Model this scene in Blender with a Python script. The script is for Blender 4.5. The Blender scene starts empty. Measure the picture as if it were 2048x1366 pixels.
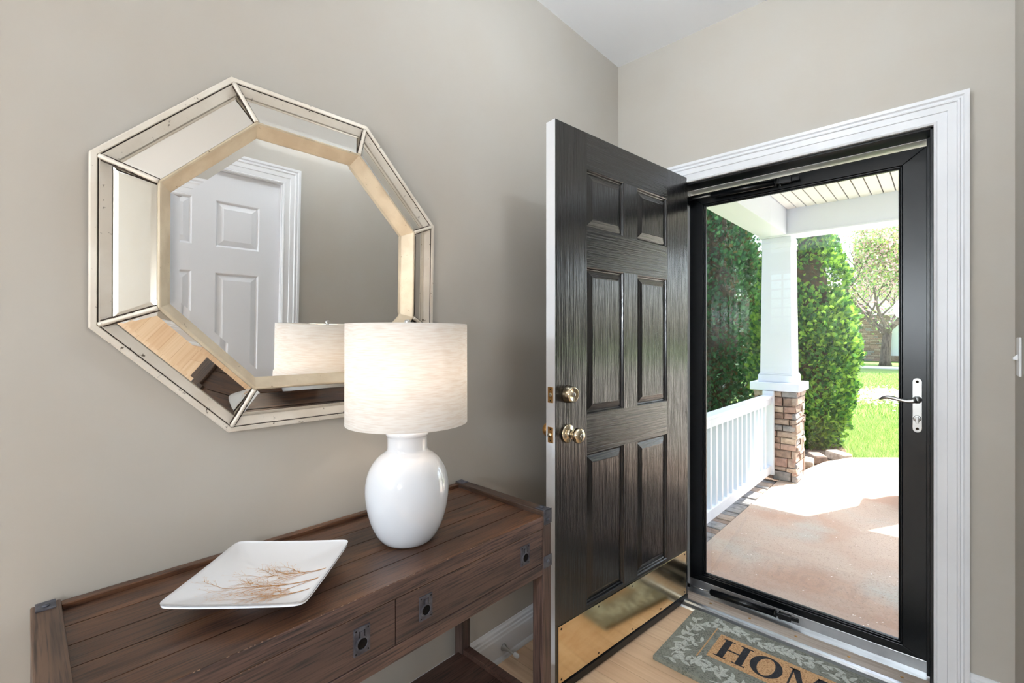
import bpy, bmesh, math, random
import numpy as np
from mathutils import Vector, Matrix, noise
random.seed(7); rng = np.random.default_rng(7)
scn = bpy.context.scene
COL = scn.collection
PI = math.pi

# ------------------------------------------------------------ camera, sky, lights, exposure
FPX = 919.0
YAW = math.atan(862/919.0)
cam_d = bpy.data.cameras.new('camera'); cam = bpy.data.objects.new('camera', cam_d); COL.objects.link(cam)
cam_d.sensor_width = 36; cam_d.lens = 36*FPX/2048; cam_d.shift_y = -7/2048
cam_d.clip_start = 0.03; cam_d.clip_end = 400
cam.location = (0, 0, 1.265); cam.rotation_euler = (PI/2, 0, YAW)
scn.camera = cam
scn.view_settings.view_transform = 'Standard'; scn.view_settings.look = 'None'
scn.view_settings.exposure = 0.17; scn.view_settings.gamma = 1; scn.view_settings.use_curve_mapping = False

SUN_DIR = Vector((0.45*0.5, 0.89*0.5, 0.866)).normalized()   # towards the sun
w = bpy.data.worlds.new('sky'); scn.world = w; w.use_nodes = True
nt = w.node_tree; bg = nt.nodes['Background']
sky = nt.nodes.new('ShaderNodeTexSky'); sky.sky_type = 'NISHITA'; sky.sun_disc = False
sky.sun_elevation = math.asin(SUN_DIR.z); sky.sun_rotation = math.atan2(SUN_DIR.x, SUN_DIR.y)
sky.air_density = 1.0; sky.dust_density = 3.0; sky.ozone_density = 1.0
hs = nt.nodes.new('ShaderNodeHueSaturation'); hs.inputs['Saturation'].default_value = 0.75
nt.links.new(sky.outputs[0], hs.inputs['Color']); nt.links.new(hs.outputs[0], bg.inputs[0])
bg.inputs[1].default_value = 0.72

def light(name, kind, loc, energy, color=(1, 1, 1), size=None, target=None, direction=None):
    d = bpy.data.lights.new(name, kind); d.energy = energy; d.color = color
    o = bpy.data.objects.new(name, d); COL.objects.link(o); o.location = loc
    if size and kind == 'AREA':
        d.shape = 'RECTANGLE'; d.size, d.size_y = size
    elif size: d.shadow_soft_size = size
    if target is not None: direction = Vector(target)-Vector(loc)
    if direction is not None: o.rotation_euler = Vector(direction).to_track_quat('-Z', 'Y').to_euler()
    return o
sun = light('sun', 'SUN', (6, 14, 20), 16.0, (1.0, 0.95, 0.87), direction=-SUN_DIR); sun.data.angle = math.radians(0.6)
# added fill light at the left of the room behind, without a window there
light('window_daylight', 'AREA', (-4.17, -2.6, 1.5), 40, (0.80, 0.90, 1.0), (1.9, 1.6), direction=(1, 0, 0))
# added interior fill lights, with unseen fixtures made up for them below
light('ceiling_lamp_glow', 'POINT', (-.42, 1.22, 2.575), 46, (0.80, 0.91, 1.0), .09)
light('floor_lamp_glow', 'POINT', (-.36, -3.85, 1.68), 270, (0.80, 0.91, 1.0), .16)

light('table_lamp_glow', 'POINT', (.02, -.85, 1.30), 20, (0.84, 0.92, 1.0), .11)  # fill light added behind the camera to lift the lower left wall

# ------------------------------------------------------------ helpers
def S(r, g, b):
    f = lambda c: (c/255/12.92) if c/255 <= 0.04045 else ((c/255+0.055)/1.055)**2.4
    return (f(r), f(g), f(b), 1)
class MB:
    def __init__(s): s.v = []; s.f = []; s.m = []; s.sm = []
    def add(s, vs, fs, mi=0, smooth=False):
        o = len(s.v); s.v += [tuple(p) for p in vs]
        for f in fs: s.f.append([i+o for i in f]); s.m.append(mi); s.sm.append(smooth)
    def box(s, x0, x1, y0, y1, z0, z1, mi=0):
        v = [(x, y, z) for x in (x0, x1) for y in (y0, y1) for z in (z0, z1)]
        s.add(v, [(0, 1, 3, 2), (4, 6, 7, 5), (0, 4, 5, 1), (2, 3, 7, 6), (0, 2, 6, 4), (1, 5, 7, 3)], mi)
    def obox(s, c, ax, ay, az, hx, hy, hz, mi=0):
        c = Vector(c); v = [c+ax*(i*hx)+ay*(j*hy)+az*(k*hz) for i in (-1, 1) for j in (-1, 1) for k in (-1, 1)]
        s.add(v, [(0, 1, 3, 2), (4, 6, 7, 5), (0, 4, 5, 1), (2, 3, 7, 6), (0, 2, 6, 4), (1, 5, 7, 3)], mi)
    def poly(s, pts, mi=0): s.add(pts, [tuple(range(len(pts)))], mi)
    def prism(s, pts, vec, mi=0):
        n = len(pts); vec = Vector(vec); a = [Vector(p) for p in pts]; b = [p+vec for p in a]
        s.add(a+b, [tuple(range(n))[::-1], tuple(range(n, 2*n))]+[(i, (i+1) % n, n+(i+1) % n, n+i) for i in range(n)], mi)
    def lathe(s, prof, c=(0, 0, 0), axis='Z', n=32, mi=0, smooth=True, caps=True):
        vs = []; m = len(prof)
        for i in range(n):
            a = 2*PI*i/n; ca, sa = math.cos(a), math.sin(a)
            for r, h in prof:
                p = {'Z': (r*ca, r*sa, h), 'X': (h, r*ca, r*sa), 'Y': (r*sa, h, r*ca)}[axis]
                vs.append((p[0]+c[0], p[1]+c[1], p[2]+c[2]))
        fs = [(i*m+j, ((i+1) % n)*m+j, ((i+1) % n)*m+j+1, i*m+j+1) for i in range(n) for j in range(m-1)]
        s.add(vs, fs, mi, smooth)
        if caps:
            o = len(s.v)-len(vs)
            if prof[0][0] > 1e-5: s.f.append([o+i*m for i in range(n)][::-1]); s.m.append(mi); s.sm.append(False)
            if prof[-1][0] > 1e-5: s.f.append([o+i*m+m-1 for i in range(n)]); s.m.append(mi); s.sm.append(False)
    def tube(s, pts, rad, n=8, mi=0, smooth=True):
        pts = [Vector(p) for p in pts]; k = len(pts)
        if not hasattr(rad, '__len__'): rad = [rad]*k
        vs = []; ref = Vector((0, 0, 1))
        for i, p in enumerate(pts):
            t = (pts[min(i+1, k-1)]-pts[max(i-1, 0)]).normalized()
            if abs(t.dot(ref)) > 0.95: ref = Vector((1, 0.2, 0)).normalized()
            a = t.cross(ref).normalized(); b = t.cross(a)
            for j in range(n):
                q = 2*PI*j/n; vs.append(p+a*(rad[i]*math.cos(q))+b*(rad[i]*math.sin(q)))
        fs = [(i*n+j, i*n+(j+1) % n, (i+1)*n+(j+1) % n, (i+1)*n+j) for i in range(k-1) for j in range(n)]
        s.add(vs, fs, mi, smooth); o = len(s.v)-len(vs)
        s.f.append([o+j for j in range(n)][::-1]); s.m.append(mi); s.sm.append(False)
        s.f.append([o+(k-1)*n+j for j in range(n)]); s.m.append(mi); s.sm.append(False)
    def build(s, name, mats, parent=None, loc=None, bevel=0, recalc=True):
        me = bpy.data.meshes.new(name)
        me.from_pydata([tuple(p) for p in s.v], [], s.f)
        if not isinstance(mats, (list, tuple)): mats = [mats]
        for m in mats: me.materials.append(m)
        me.polygons.foreach_set('material_index', s.m); me.polygons.foreach_set('use_smooth', s.sm)
        me.update()
        if recalc:
            bm = bmesh.new(); bm.from_mesh(me); bmesh.ops.recalc_face_normals(bm, faces=bm.faces); bm.to_mesh(me); bm.free()
        o = bpy.data.objects.new(name, me); COL.objects.link(o)
        if parent: o.parent = parent
        if loc: o.location = loc
        if bevel:
            b = o.modifiers.new('bevel', 'BEVEL'); b.width = bevel; b.segments = 2; b.limit_method = 'ANGLE'; b.angle_limit = math.radians(40)
            b.harden_normals = False
        return o
def np_mesh(name, verts, nper, mi, mats, parent=None):
    """verts (N*nper,3): separate n-gons"""
    me = bpy.data.meshes.new(name); nv = len(verts); nf = nv//nper
    me.vertices.add(nv); me.vertices.foreach_set('co', np.asarray(verts, dtype=np.float32).ravel())
    me.loops.add(nv); me.loops.foreach_set('vertex_index', np.arange(nv, dtype=np.int32))
    me.polygons.add(nf); me.polygons.foreach_set('loop_start', np.arange(0, nv, nper, dtype=np.int32))
    for m in mats: me.materials.append(m)
    me.polygons.foreach_set('material_index', np.asarray(mi, dtype=np.int32))
    me.update(calc_edges=True)
    o = bpy.data.objects.new(name, me); COL.objects.link(o)
    if parent: o.parent = parent
    return o
def tag(o, label=None, cat=None, group=None, kind=None):
    if label: o['label'] = label
    if cat: o['category'] = cat
    if group: o['group'] = group
    if kind: o['kind'] = kind
    return o
def empty(name, loc=(0, 0, 0), rz=0):
    o = bpy.data.objects.new(name, None); COL.objects.link(o); o.location = loc; o.rotation_euler = (0, 0, rz); o.empty_display_size = .1
    return o
def copy_tree(o, parent=None):
    c = o.copy(); COL.objects.link(c)
    if parent: c.parent = parent
    for ch in list(o.children): copy_tree(ch, c)
    return c

# ------------------------------------------------------------ materials
def mat(name, col=(0.8, 0.8, 0.8, 1), rough=0.5, metal=0.0, bump=None, var=None, spec=0.5, coat=0, coatr=0.05, trans=0, ior=None):
    """bump=(scale vec, strength, dist[, detail]); var=(scale vec, colour2, lo, hi[, detail])"""
    m = bpy.data.materials.new(name); m.use_nodes = True; nt = m.node_tree; N = nt.nodes; L = nt.links
    p = N['Principled BSDF']; p.inputs['Base Color'].default_value = col; p.inputs['Roughness'].default_value = rough
    p.inputs['Metallic'].default_value = metal; p.inputs['Specular IOR Level'].default_value = spec
    p.inputs['Coat Weight'].default_value = coat; p.inputs['Coat Roughness'].default_value = coatr
    p.inputs['Transmission Weight'].default_value = trans
    if ior: p.inputs['IOR'].default_value = ior
    tc = N.new('ShaderNodeTexCoord')
    def noise_(scale, detail=4, dist=0.0):
        mp = N.new('ShaderNodeMapping'); mp.inputs['Scale'].default_value = scale
        L.new(tc.outputs['Object'], mp.inputs[0]); n = N.new('ShaderNodeTexNoise'); n.inputs['Scale'].default_value = 1
        n.inputs['Detail'].default_value = detail; n.inputs['Distortion'].default_value = dist; L.new(mp.outputs[0], n.inputs['Vector']); return n
    last = None
    if var:
        vs = var if isinstance(var, list) else [var]
        for v in vs:
            n = noise_(v[0], v[4] if len(v) > 4 else 4, v[5] if len(v) > 5 else 0)
            r = N.new('ShaderNodeMapRange'); r.inputs['From Min'].default_value = v[2]; r.inputs['From Max'].default_value = v[3]
            L.new(n.outputs['Fac'], r.inputs['Value'])
            mx = N.new('ShaderNodeMix'); mx.data_type = 'RGBA'
            L.new(r.outputs[0], mx.inputs['Factor'])
            if last: L.new(last, mx.inputs['A'])
            else: mx.inputs['A'].default_value = col
            mx.inputs['B'].default_value = v[1]; last = mx.outputs['Result']
        L.new(last, p.inputs['Base Color'])
    if bump:
        n = noise_(bump[0], bump[3] if len(bump) > 3 else 3, bump[4] if len(bump) > 4 else 0)
        b = N.new('ShaderNodeBump'); b.inputs['Strength'].default_value = bump[1]; b.inputs['Distance'].default_value = bump[2]
        L.new(n.outputs['Fac'], b.inputs['Height']); L.new(b.outputs[0], p.inputs['Normal'])
    m['p'] = 1
    return m
def leaf_mat(name, col, tl=0.35, rough=0.5):
    m = bpy.data.materials.new(name); m.use_nodes = True; nt = m.node_tree; N = nt.nodes; L = nt.links
    N.remove(N['Principled BSDF']); out = N['Material Output']
    d = N.new('ShaderNodeBsdfPrincipled'); d.inputs['Base Color'].default_value = col; d.inputs['Roughness'].default_value = rough
    d.inputs['Specular IOR Level'].default_value = 0.35
    t = N.new('ShaderNodeBsdfTranslucent'); t.inputs[0].default_value = (col[0]*1.15, col[1]*1.2, col[2]*.7, 1)
    x = N.new('ShaderNodeMixShader'); x.inputs[0].default_value = tl
    L.new(d.outputs[0], x.inputs[1]); L.new(t.outputs[0], x.inputs[2]); L.new(x.outputs[0], out.inputs[0]); return m
def planks_mat(name, c1, c2, c3, along='Y', pw=0.083, pl=1.1, rough=0.35, grain=1.0, off=0.0):
    """floor boards: colour by board, grain along the board, thin dark joints (a Brick texture in plan)"""
    m = bpy.data.materials.new(name); m.use_nodes = True; nt = m.node_tree; N = nt.nodes; L = nt.links; p = N['Principled BSDF']
    tc = N.new('ShaderNodeTexCoord'); mp = N.new('ShaderNodeMapping')
    if along == 'Y': mp.inputs['Rotation'].default_value = (0, 0, PI/2)
    L.new(tc.outputs['Object'], mp.inputs[0])
    br = N.new('ShaderNodeTexBrick'); br.inputs['Color1'].default_value = c1; br.inputs['Color2'].default_value = c2
    br.inputs['Mortar'].default_value = (c3[0]*.62, c3[1]*.55, c3[2]*.5, 1); br.inputs['Scale'].default_value = 1
    br.inputs['Mortar Size'].default_value = 0.0007; br.inputs['Mortar Smooth'].default_value = 0.2; br.inputs['Bias'].default_value = 0
    br.inputs['Brick Width'].default_value = pl; br.inputs['Row Height'].default_value = pw; br.offset = .37; br.offset_frequency = 3
    L.new(mp.outputs[0], br.inputs['Vector'])
    m2 = N.new('ShaderNodeMapping'); m2.inputs['Scale'].default_value = (2.2, 60, 1); L.new(mp.outputs[0], m2.inputs[0])
    n = N.new('ShaderNodeTexNoise'); n.inputs['Scale'].default_value = 1; n.inputs['Detail'].default_value = 6; n.inputs['Distortion'].default_value = .6
    L.new(m2.outputs[0], n.inputs['Vector'])
    r = N.new('ShaderNodeMapRange'); r.inputs['From Min'].default_value = .42; r.inputs['From Max'].default_value = .7; r.inputs['To Max'].default_value = .55*grain
    L.new(n.outputs['Fac'], r.inputs['Value'])
    mx = N.new('ShaderNodeMix'); mx.data_type = 'RGBA'; L.new(r.outputs[0], mx.inputs['Factor']); L.new(br.outputs['Color'], mx.inputs['A']); mx.inputs['B'].default_value = c3
    L.new(mx.outputs['Result'], p.inputs['Base Color']); p.inputs['Roughness'].default_value = rough
    b = N.new('ShaderNodeBump'); b.inputs['Strength'].default_value = .25; b.inputs['Distance'].default_value = .001; L.new(n.outputs['Fac'], b.inputs['Height']); L.new(b.outputs[0], p.inputs['Normal'])
    return m
def wood(name, base, dark, light_, along='Y', rough=0.38, k=1.0):
    sc = {'Y': (70, 4, 70), 'X': (4, 70, 70), 'Z': (70, 70, 4)}[along]
    sc2 = {'Y': (12, 1.6, 12), 'X': (1.6, 12, 12), 'Z': (12, 12, 1.6)}[along]
    sc3 = {'Y': (260, 9, 260), 'X': (9, 260, 260), 'Z': (260, 260, 9)}[along]
    return mat(name, base, rough, var=[(sc2, light_, .42, .72, 5, .8), (sc, dark, .52, .76, 5, .5), (sc3, dark, .48, .68, 3)],
               bump=(sc3, .35, .0006, 4))
M = {}
M['wall'] = mat('beige_wall_paint', S(184, 178, 169), .75, bump=((260, 260, 260), .12, .0006, 3), var=((5, 5, 5), S(183, 176, 166), .4, .6))
M['ceiling'] = mat('ceiling_paint', S(249, 251, 255), .8, bump=((200, 200, 200), .08, .0005))
M['trim'] = mat('white_trim_paint', S(232, 233, 236), .35, var=((6, 6, 6), S(228, 229, 232), .4, .6), bump=((3, 60, 60), .03, .0004))
M['white_door'] = mat('white_door_paint', S(230, 231, 235), .35, bump=((90, 90, 6), .25, .0006, 5, 1.2))
M['oak'] = planks_mat('oak_floor_boards', S(240, 208, 174), S(232, 194, 158), S(214, 172, 132), 'X', .083, 1.1, .35)
M['black_v'] = mat('black_door_paint', S(14, 14, 17), .2, bump=((190, 190, 3.2), 1.0, .0017, 3, .8), spec=.85)
M['black_h'] = mat('black_rail_paint', S(14, 14, 17), .2, bump=((3.2, 190, 190), 1.0, .0017, 3, .8), spec=.85)
M['black_metal'] = mat('black_aluminium', S(3, 5, 8), .3, bump=((300, 300, 300), .05, .0003), spec=.35)
M['black_plain'] = mat('black_rubber', S(12, 12, 13), .55)
M['nickel'] = mat('satin_nickel', S(178, 178, 176), .32, 1, bump=((400, 400, 40), .03, .0002))
M['brass_pol'] = mat('polished_brass_plate', S(240, 222, 184), .15, 1, var=((14, 14, 40), S(234, 212, 170), .4, .65), bump=((25, 25, 25), .03, .001))
M['brass'] = mat('aged_brass', S(220, 208, 184), .16, 1, var=((60, 60, 60), S(196, 174, 138), .45, .7))
M['brass_warm'] = mat('warm_brass', S(214, 166, 104), .3, 1, var=((80, 80, 80), S(190, 140, 84), .4, .7))
M['screw'] = mat('dark_screw', S(60, 50, 40), .4, 1)
M['threshold'] = mat('aluminium_threshold', S(188, 190, 192), .3, .9, var=((9, 40, 9), S(160, 160, 162), .4, .7))
M['thr_wood'] = mat('threshold_wood', S(206, 192, 180), .45, var=((5, 90, 90), S(176, 156, 138), .4, .7, 5))
M['top_wood'] = wood('walnut_top', S(78, 52, 38), S(34, 24, 21), S(110, 74, 50), 'Y', .3)
M['front_wood'] = wood('walnut_front', S(84, 66, 60), S(38, 35, 40), S(116, 90, 80), 'Y', .36)
M['leg_wood'] = wood('walnut_leg', S(74, 57, 51), S(36, 27, 26), S(100, 78, 70), 'Z', .4)
M['end_wood'] = wood('walnut_end', S(74, 56, 46), S(38, 29, 26), S(102, 78, 62), 'X', .4)
M['shelf_wood'] = wood('walnut_shelf', S(72, 50, 42), S(38, 27, 25), S(98, 72, 60), 'Y', .42)
M['bare'] = mat('chipped_bare_wood', S(146, 120, 100), .7)
M['iron'] = mat('dark_iron', S(98, 100, 110), .42, .5, bump=((120, 120, 120), .25, .0006), var=((50, 50, 50), S(66, 66, 74), .4, .7))
M['iron_hole'] = mat('dark_iron_cup', S(26, 26, 28), .4, .9)
M['silver_leaf'] = mat('champagne_silver_leaf', S(218, 208, 194), .5, .25, bump=((60, 60, 60), .35, .0009, 6),
    var=[((9, 9, 9), S(230, 222, 210), .42, .62, 5), ((75, 75, 75), S(96, 82, 66), .665, .73, 6)])
M['gold_leaf'] = mat('champagne_gold_leaf', S(190, 174, 150), .55, .35, bump=((70, 70, 70), .3, .0007, 6),
    var=[((14, 14, 14), S(206, 192, 168), .42, .62, 5), ((90, 90, 90), S(96, 80, 60), .68, .76, 6)])
M['groove'] = mat('dark_patina', S(58, 44, 34), .6, .2)
M['mirror'] = mat('mirror_glass', (.93, .93, .92, 1), .0, 1)
M['mirror_tint'] = mat('bevel_mirror_glass', (.72, .70, .65, 1), .004, 1)
M['ceramic'] = mat('white_glazed_ceramic', S(226, 229, 235), .1, spec=.6, coat=.6, coatr=.02, bump=((9, 9, 9), .03, .002))
M['plate'] = mat('white_glazed_plate', S(224, 226, 230), .16, coat=.4, coatr=.05)
M['gold_line'] = mat('gold_lustre_line', S(196, 140, 72), .4, .3)
M['mat_green'] = mat('grey_green_coir', S(154, 154, 142), .95, bump=((420, 420, 420), 1, .004, 3), var=[((160, 160, 160), S(104, 108, 98), .42, .64, 4), ((30, 30, 30), S(156, 158, 146), .45, .7)])
M['mat_leaf'] = mat('pale_leaf_coir', S(216, 218, 210), .95, bump=((420, 420, 420), 1, .003, 3), var=((170, 170, 170), S(170, 174, 166), .45, .7, 4))
M['mat_tan'] = mat('tan_coir', S(226, 182, 134), .95, bump=((420, 420, 420), 1, .003, 3), var=((170, 170, 170), S(178, 122, 78), .45, .68, 4))
M['mat_ink'] = mat('black_coir_ink', S(36, 36, 42), .9, bump=((420, 420, 420), 1, .003, 3), var=((170, 170, 170), S(64, 62, 66), .55, .7, 4))
M['plastic'] = mat('white_plastic', S(236, 237, 238), .3)
M['ext_white'] = mat('white_exterior_paint', S(224, 231, 242), .45, bump=((40, 40, 6), .05, .0005))
M['ext_ceil'] = mat('white_porch_board', S(240, 240, 236), .5)
M['concrete'] = mat('stained_concrete', S(186, 166, 152), .9, bump=((150, 150, 150), .5, .002, 5),
    var=[((1.3, 1.3, 1.3), S(176, 144, 126), .45, .62, 5), ((2.1, 2.1, 2.1), S(176, 170, 162), .52, .7, 5), ((130, 130, 130), S(150, 130, 118), .55, .72, 3)])
M['concrete2'] = mat('pale_concrete_walk', S(205, 198, 188), .9, bump=((120, 120, 120), .4, .002, 5), var=((3, 3, 3), S(190, 180, 168), .4, .6, 5))
ST = [mat('ledge_stone_%s' % n, c, .85, bump=((45, 45, 45), .9, .006, 6), var=((22, 22, 22), c2, .4, .65, 5)) for n, c, c2 in (
    ('tan', S(172, 154, 140), S(142, 124, 112)), ('grey', S(150, 146, 144), S(120, 118, 118)), ('rose', S(168, 140, 128), S(138, 114, 104)),
    ('buff', S(194, 176, 158), S(158, 140, 122)), ('brown', S(146, 124, 110), S(116, 98, 88)))]
M['mortar'] = mat('dark_mortar', S(88, 74, 64), .95)
M['soil'] = mat('mulch_soil', S(120, 98, 82), .95, bump=((40, 40, 40), 1, .02, 6), var=((30, 30, 30), S(70, 56, 46), .42, .6, 5))
M['lawn'] = mat('lawn_green', S(118, 148, 84), .9, bump=((60, 60, 60), 1, .03, 5), var=[((2, 2, 2), S(134, 168, 78), .42, .62, 5), ((45, 45, 45), S(80, 116, 44), .5, .7, 4)])
M['bark'] = mat('grey_bark', S(112, 100, 92), .9, bump=((20, 20, 6), 1, .02, 5), var=((14, 14, 4), S(78, 68, 62), .42, .64, 5))
M['sidewalk'] = mat('sidewalk_concrete', S(205, 203, 200), .9)
M['roofm'] = mat('grey_shingle', S(96, 92, 92), .9, bump=((30, 30, 30), .6, .01))
M['dim_room'] = M['wall']
def glass_mat(name, tint, refl=1.0):
    m = bpy.data.materials.new(name); m.use_nodes = True; nt = m.node_tree; N = nt.nodes; L = nt.links
    N.remove(N['Principled BSDF']); out = N['Material Output']
    t = N.new('ShaderNodeBsdfTransparent'); t.inputs[0].default_value = tint; g = N.new('ShaderNodeBsdfGlossy'); g.inputs['Roughness'].default_value = 0
    fr = N.new('ShaderNodeFresnel'); fr.inputs['IOR'].default_value = 1.45
    x = N.new('ShaderNodeMixShader'); L.new(fr.outputs[0], x.inputs[0]); L.new(t.outputs[0], x.inputs[1]); L.new(g.outputs[0], x.inputs[2]); L.new(x.outputs[0], out.inputs[0]); return m
M['glass'] = glass_mat('clear_pane', (.97, .985, .98, 1))
M['dark_pane'] = mat('dark_window_pane', S(120, 140, 155), .05, spec=.8)
def emis(name, col, s):
    m = bpy.data.materials.new(name); m.use_nodes = True; p = m.node_tree.nodes['Principled BSDF']
    p.inputs['Base Color'].default_value = col; p.inputs['Emission Color'].default_value = col; p.inputs['Emission Strength'].default_value = s; return m
M['bulb'] = emis('lit_bulb', (1, .84, .66, 1), 8)
M['diffuser'] = emis('lit_diffuser', (1, .93, .84, 1), 3)
def shade_mat():
    m = bpy.data.materials.new('linen_shade'); m.use_nodes = True; nt = m.node_tree; N = nt.nodes; L = nt.links
    N.remove(N['Principled BSDF']); out = N['Material Output']
    tc = N.new('ShaderNodeTexCoord'); mp = N.new('ShaderNodeMapping'); mp.inputs['Scale'].default_value = (30, 30, 420); L.new(tc.outputs['Object'], mp.inputs[0])
    n = N.new('ShaderNodeTexNoise'); n.inputs['Scale'].default_value = 1; n.inputs['Detail'].default_value = 4; L.new(mp.outputs[0], n.inputs['Vector'])
    cr = N.new('ShaderNodeMix'); cr.data_type = 'RGBA'; cr.inputs['A'].default_value = S(247, 244, 240); cr.inputs['B'].default_value = S(236, 228, 220)
    r = N.new('ShaderNodeMapRange'); r.inputs['From Min'].default_value = .4; r.inputs['From Max'].default_value = .68; L.new(n.outputs['Fac'], r.inputs['Value']); L.new(r.outputs[0], cr.inputs['Factor'])
    d = N.new('ShaderNodeBsdfDiffuse'); t = N.new('ShaderNodeBsdfTranslucent'); L.new(cr.outputs['Result'], d.inputs[0]); L.new(cr.outputs['Result'], t.inputs[0])
    x = N.new('ShaderNodeMixShader'); x.inputs[0].default_value = .33; L.new(d.outputs[0], x.inputs[1]); L.new(t.outputs[0], x.inputs[2]); L.new(x.outputs[0], out.inputs[0]); return m
M['shade'] = shade_mat()

# ------------------------------------------------------------ room shell
WX, WY, RX, CZ = -1.278, 2.20, 0.17, 2.724     # left wall, front wall, right wall, ceiling
WT = 0.17
def struct(name, mb, mats, **k):
    o = mb.build(name, mats, **k); o['kind'] = 'structure'; return o
b = MB(); b.box(-4.2, 3.6, -4.3, 2.13, -.12, 0); struct('floor', b, M['oak'])
b = MB(); b.box(-4.2, 3.6, -4.3, WY+WT, CZ, CZ+.15); struct('ceiling', b, M['ceiling'])
b = MB(); b.box(WX-.15, WX, -.5, WY+WT, -.12, CZ); struct('wall_left', b, M['wall'])
OX0, OX1, OZ = -.945, -.024, 2.014              # door opening
b = MB()
b.box(WX, OX0-.02, WY, WY+WT, -.12, CZ); b.box(OX1+.02, RX+.2, WY, WY+WT, -.12, CZ); b.box(OX0-.02, OX1+.02, WY, WY+WT, OZ+.02, CZ)
struct('wall_front', b, M['wall'])
DY0, DY1, DZ = .255, .972, 2.04                 # closet door in the right wall
b = MB(); b.box(RX, RX+.12, DY1, WY, -.12, CZ); b.box(RX, RX+.12, -2.4, DY0, -.12, CZ); b.box(RX, RX+.12, DY0, DY1, DZ, CZ)
struct('wall_right', b, M['wall'])
# the room behind the camera
b = MB(); b.box(-4.2, WX-.15, -.5, -.35, -.12, CZ); struct('wall_return_left', b, M['wall'])
b = MB(); b.box(RX+.12, 3.6, -2.4, -2.28, -.12, CZ); struct('wall_return_right', b, M['wall'])
b = MB(); b.box(-4.35, -4.2, -4.3, -.35, -.12, CZ); struct('wall_far_left', b, M['wall'])
def wall_with_holes_y(name, y0, y1, x0, x1, holes):
    b = MB(); xs = sorted({x0, x1, *[h[0] for h in holes], *[h[1] for h in holes]})
    for a, c in zip(xs, xs[1:]):
        hs_ = [h for h in holes if h[0] <= a and h[1] >= c]
        if hs_: b.box(a, c, y0, y1, -.12, hs_[0][2]); b.box(a, c, y0, y1, hs_[0][3], CZ)
        else: b.box(a, c, y0, y1, -.12, CZ)
    return struct(name, b, M['wall'])
wall_with_holes_y('wall_back', -4.3, -4.15, -4.2, 3.6, [(-2.24, -1.78, 1.15, 2.42)])
b = MB()
b.box(3.45, 3.6, -4.3, -2.28, -.12, CZ)
struct('wall_far_right', b, M['wall'])
def window_y(n, x0, x1, z0, z1, nx, nz):
    e = empty('window_%d' % n, (0, 0, 0)); e['kind'] = 'structure'; b = MB()
    for a in (x0, x1-.05): b.box(a, a+.05, -4.26, -4.18, z0, z1)
    for a in (z0, z1-.05): b.box(x0, x1, -4.26, -4.18, a, a+.05)
    for i in range(1, nx): x = x0+(x1-x0)*i/nx; b.box(x-.011, x+.011, -4.235, -4.2, z0, z1)
    for i in range(1, nz): z = z0+(z1-z0)*i/nz; b.box(x0, x1, -4.234, -4.201, z-.011, z+.011)
    b.build('window_frame', M['trim'], e)
    b = MB(); b.box(x0+.03, x1-.03, -4.222, -4.218, z0+.03, z1-.03); b.build('pane', M['glass'], e)
window_y(1, -2.24, -1.78, 1.15, 2.42, 2, 8)

def sweep_rect_frame(profile, plane, o0, o1, ztop, zbot, base, sign):
    """mitred casing round three sides. profile: (distance from opening edge, height off wall)."""
    b = MB(); n = len(profile)
    def P(u, h, z): return (u, base+sign*h, z) if plane == 'y' else (base+sign*h, u, z)
    rows = [[P(o0-d, h, zbot) for d, h in profile], [P(o0-d, h, ztop+d) for d, h in profile],
            [P(o1+d, h, ztop+d) for d, h in profile], [P(o1+d, h, zbot) for d, h in profile]]
    vs = sum(rows, []); fs = []
    for i in range(3):
        for j in range(n-1): fs.append((i*n+j, i*n+j+1, (i+1)*n+j+1, (i+1)*n+j))
    fs += [tuple(range(n)), tuple(range(3*n, 4*n))]
    b.add(vs, fs); return b
CAS = [(0, 0), (0, .011), (.006, .014), (.010, .011), (.014, .0115), (.034, .013), (.036, .016), (.058, .017), (.061, .021), (.066, .0215), (.069, .0175), (.073, .0175), (.078, .023), (.090, .023), (.090, 0)]
struct('trim_1', sweep_rect_frame(CAS, 'y', OX0, OX1, OZ, 0.0, WY, -1), M['trim'])
struct('trim_2', sweep_rect_frame(CAS, 'x', DY0, DY1, DZ, 0.0, RX, -1), M['trim'])
# door jamb: white hinge side and head, black weatherstrip on the latch side and under the head
b = MB()
b.box(OX0-.02, OX0, WY, WY+WT, 0, OZ+.02); b.box(OX1, OX1+.02, WY, WY+WT, 0, OZ+.02); b.box(OX0, OX1, WY, WY+WT, OZ, OZ+.02)
b.box(OX0, OX1, 2.30, WY+WT+.04, OZ-.012, OZ)
struct('trim_3', b, M['trim'])
b = MB(); b.box(OX0, OX1, WY+.002, 2.30, OZ-.010, OZ-.001); b.box(OX1-.010, OX1-.0005, WY+.002, 2.335, .02, OZ-.001); b.box(OX1-.020, OX1-.010, 2.28, 2.325, .02, OZ-.012)
struct('trim_4', b, M['black_metal'], bevel=.0015)
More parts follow.
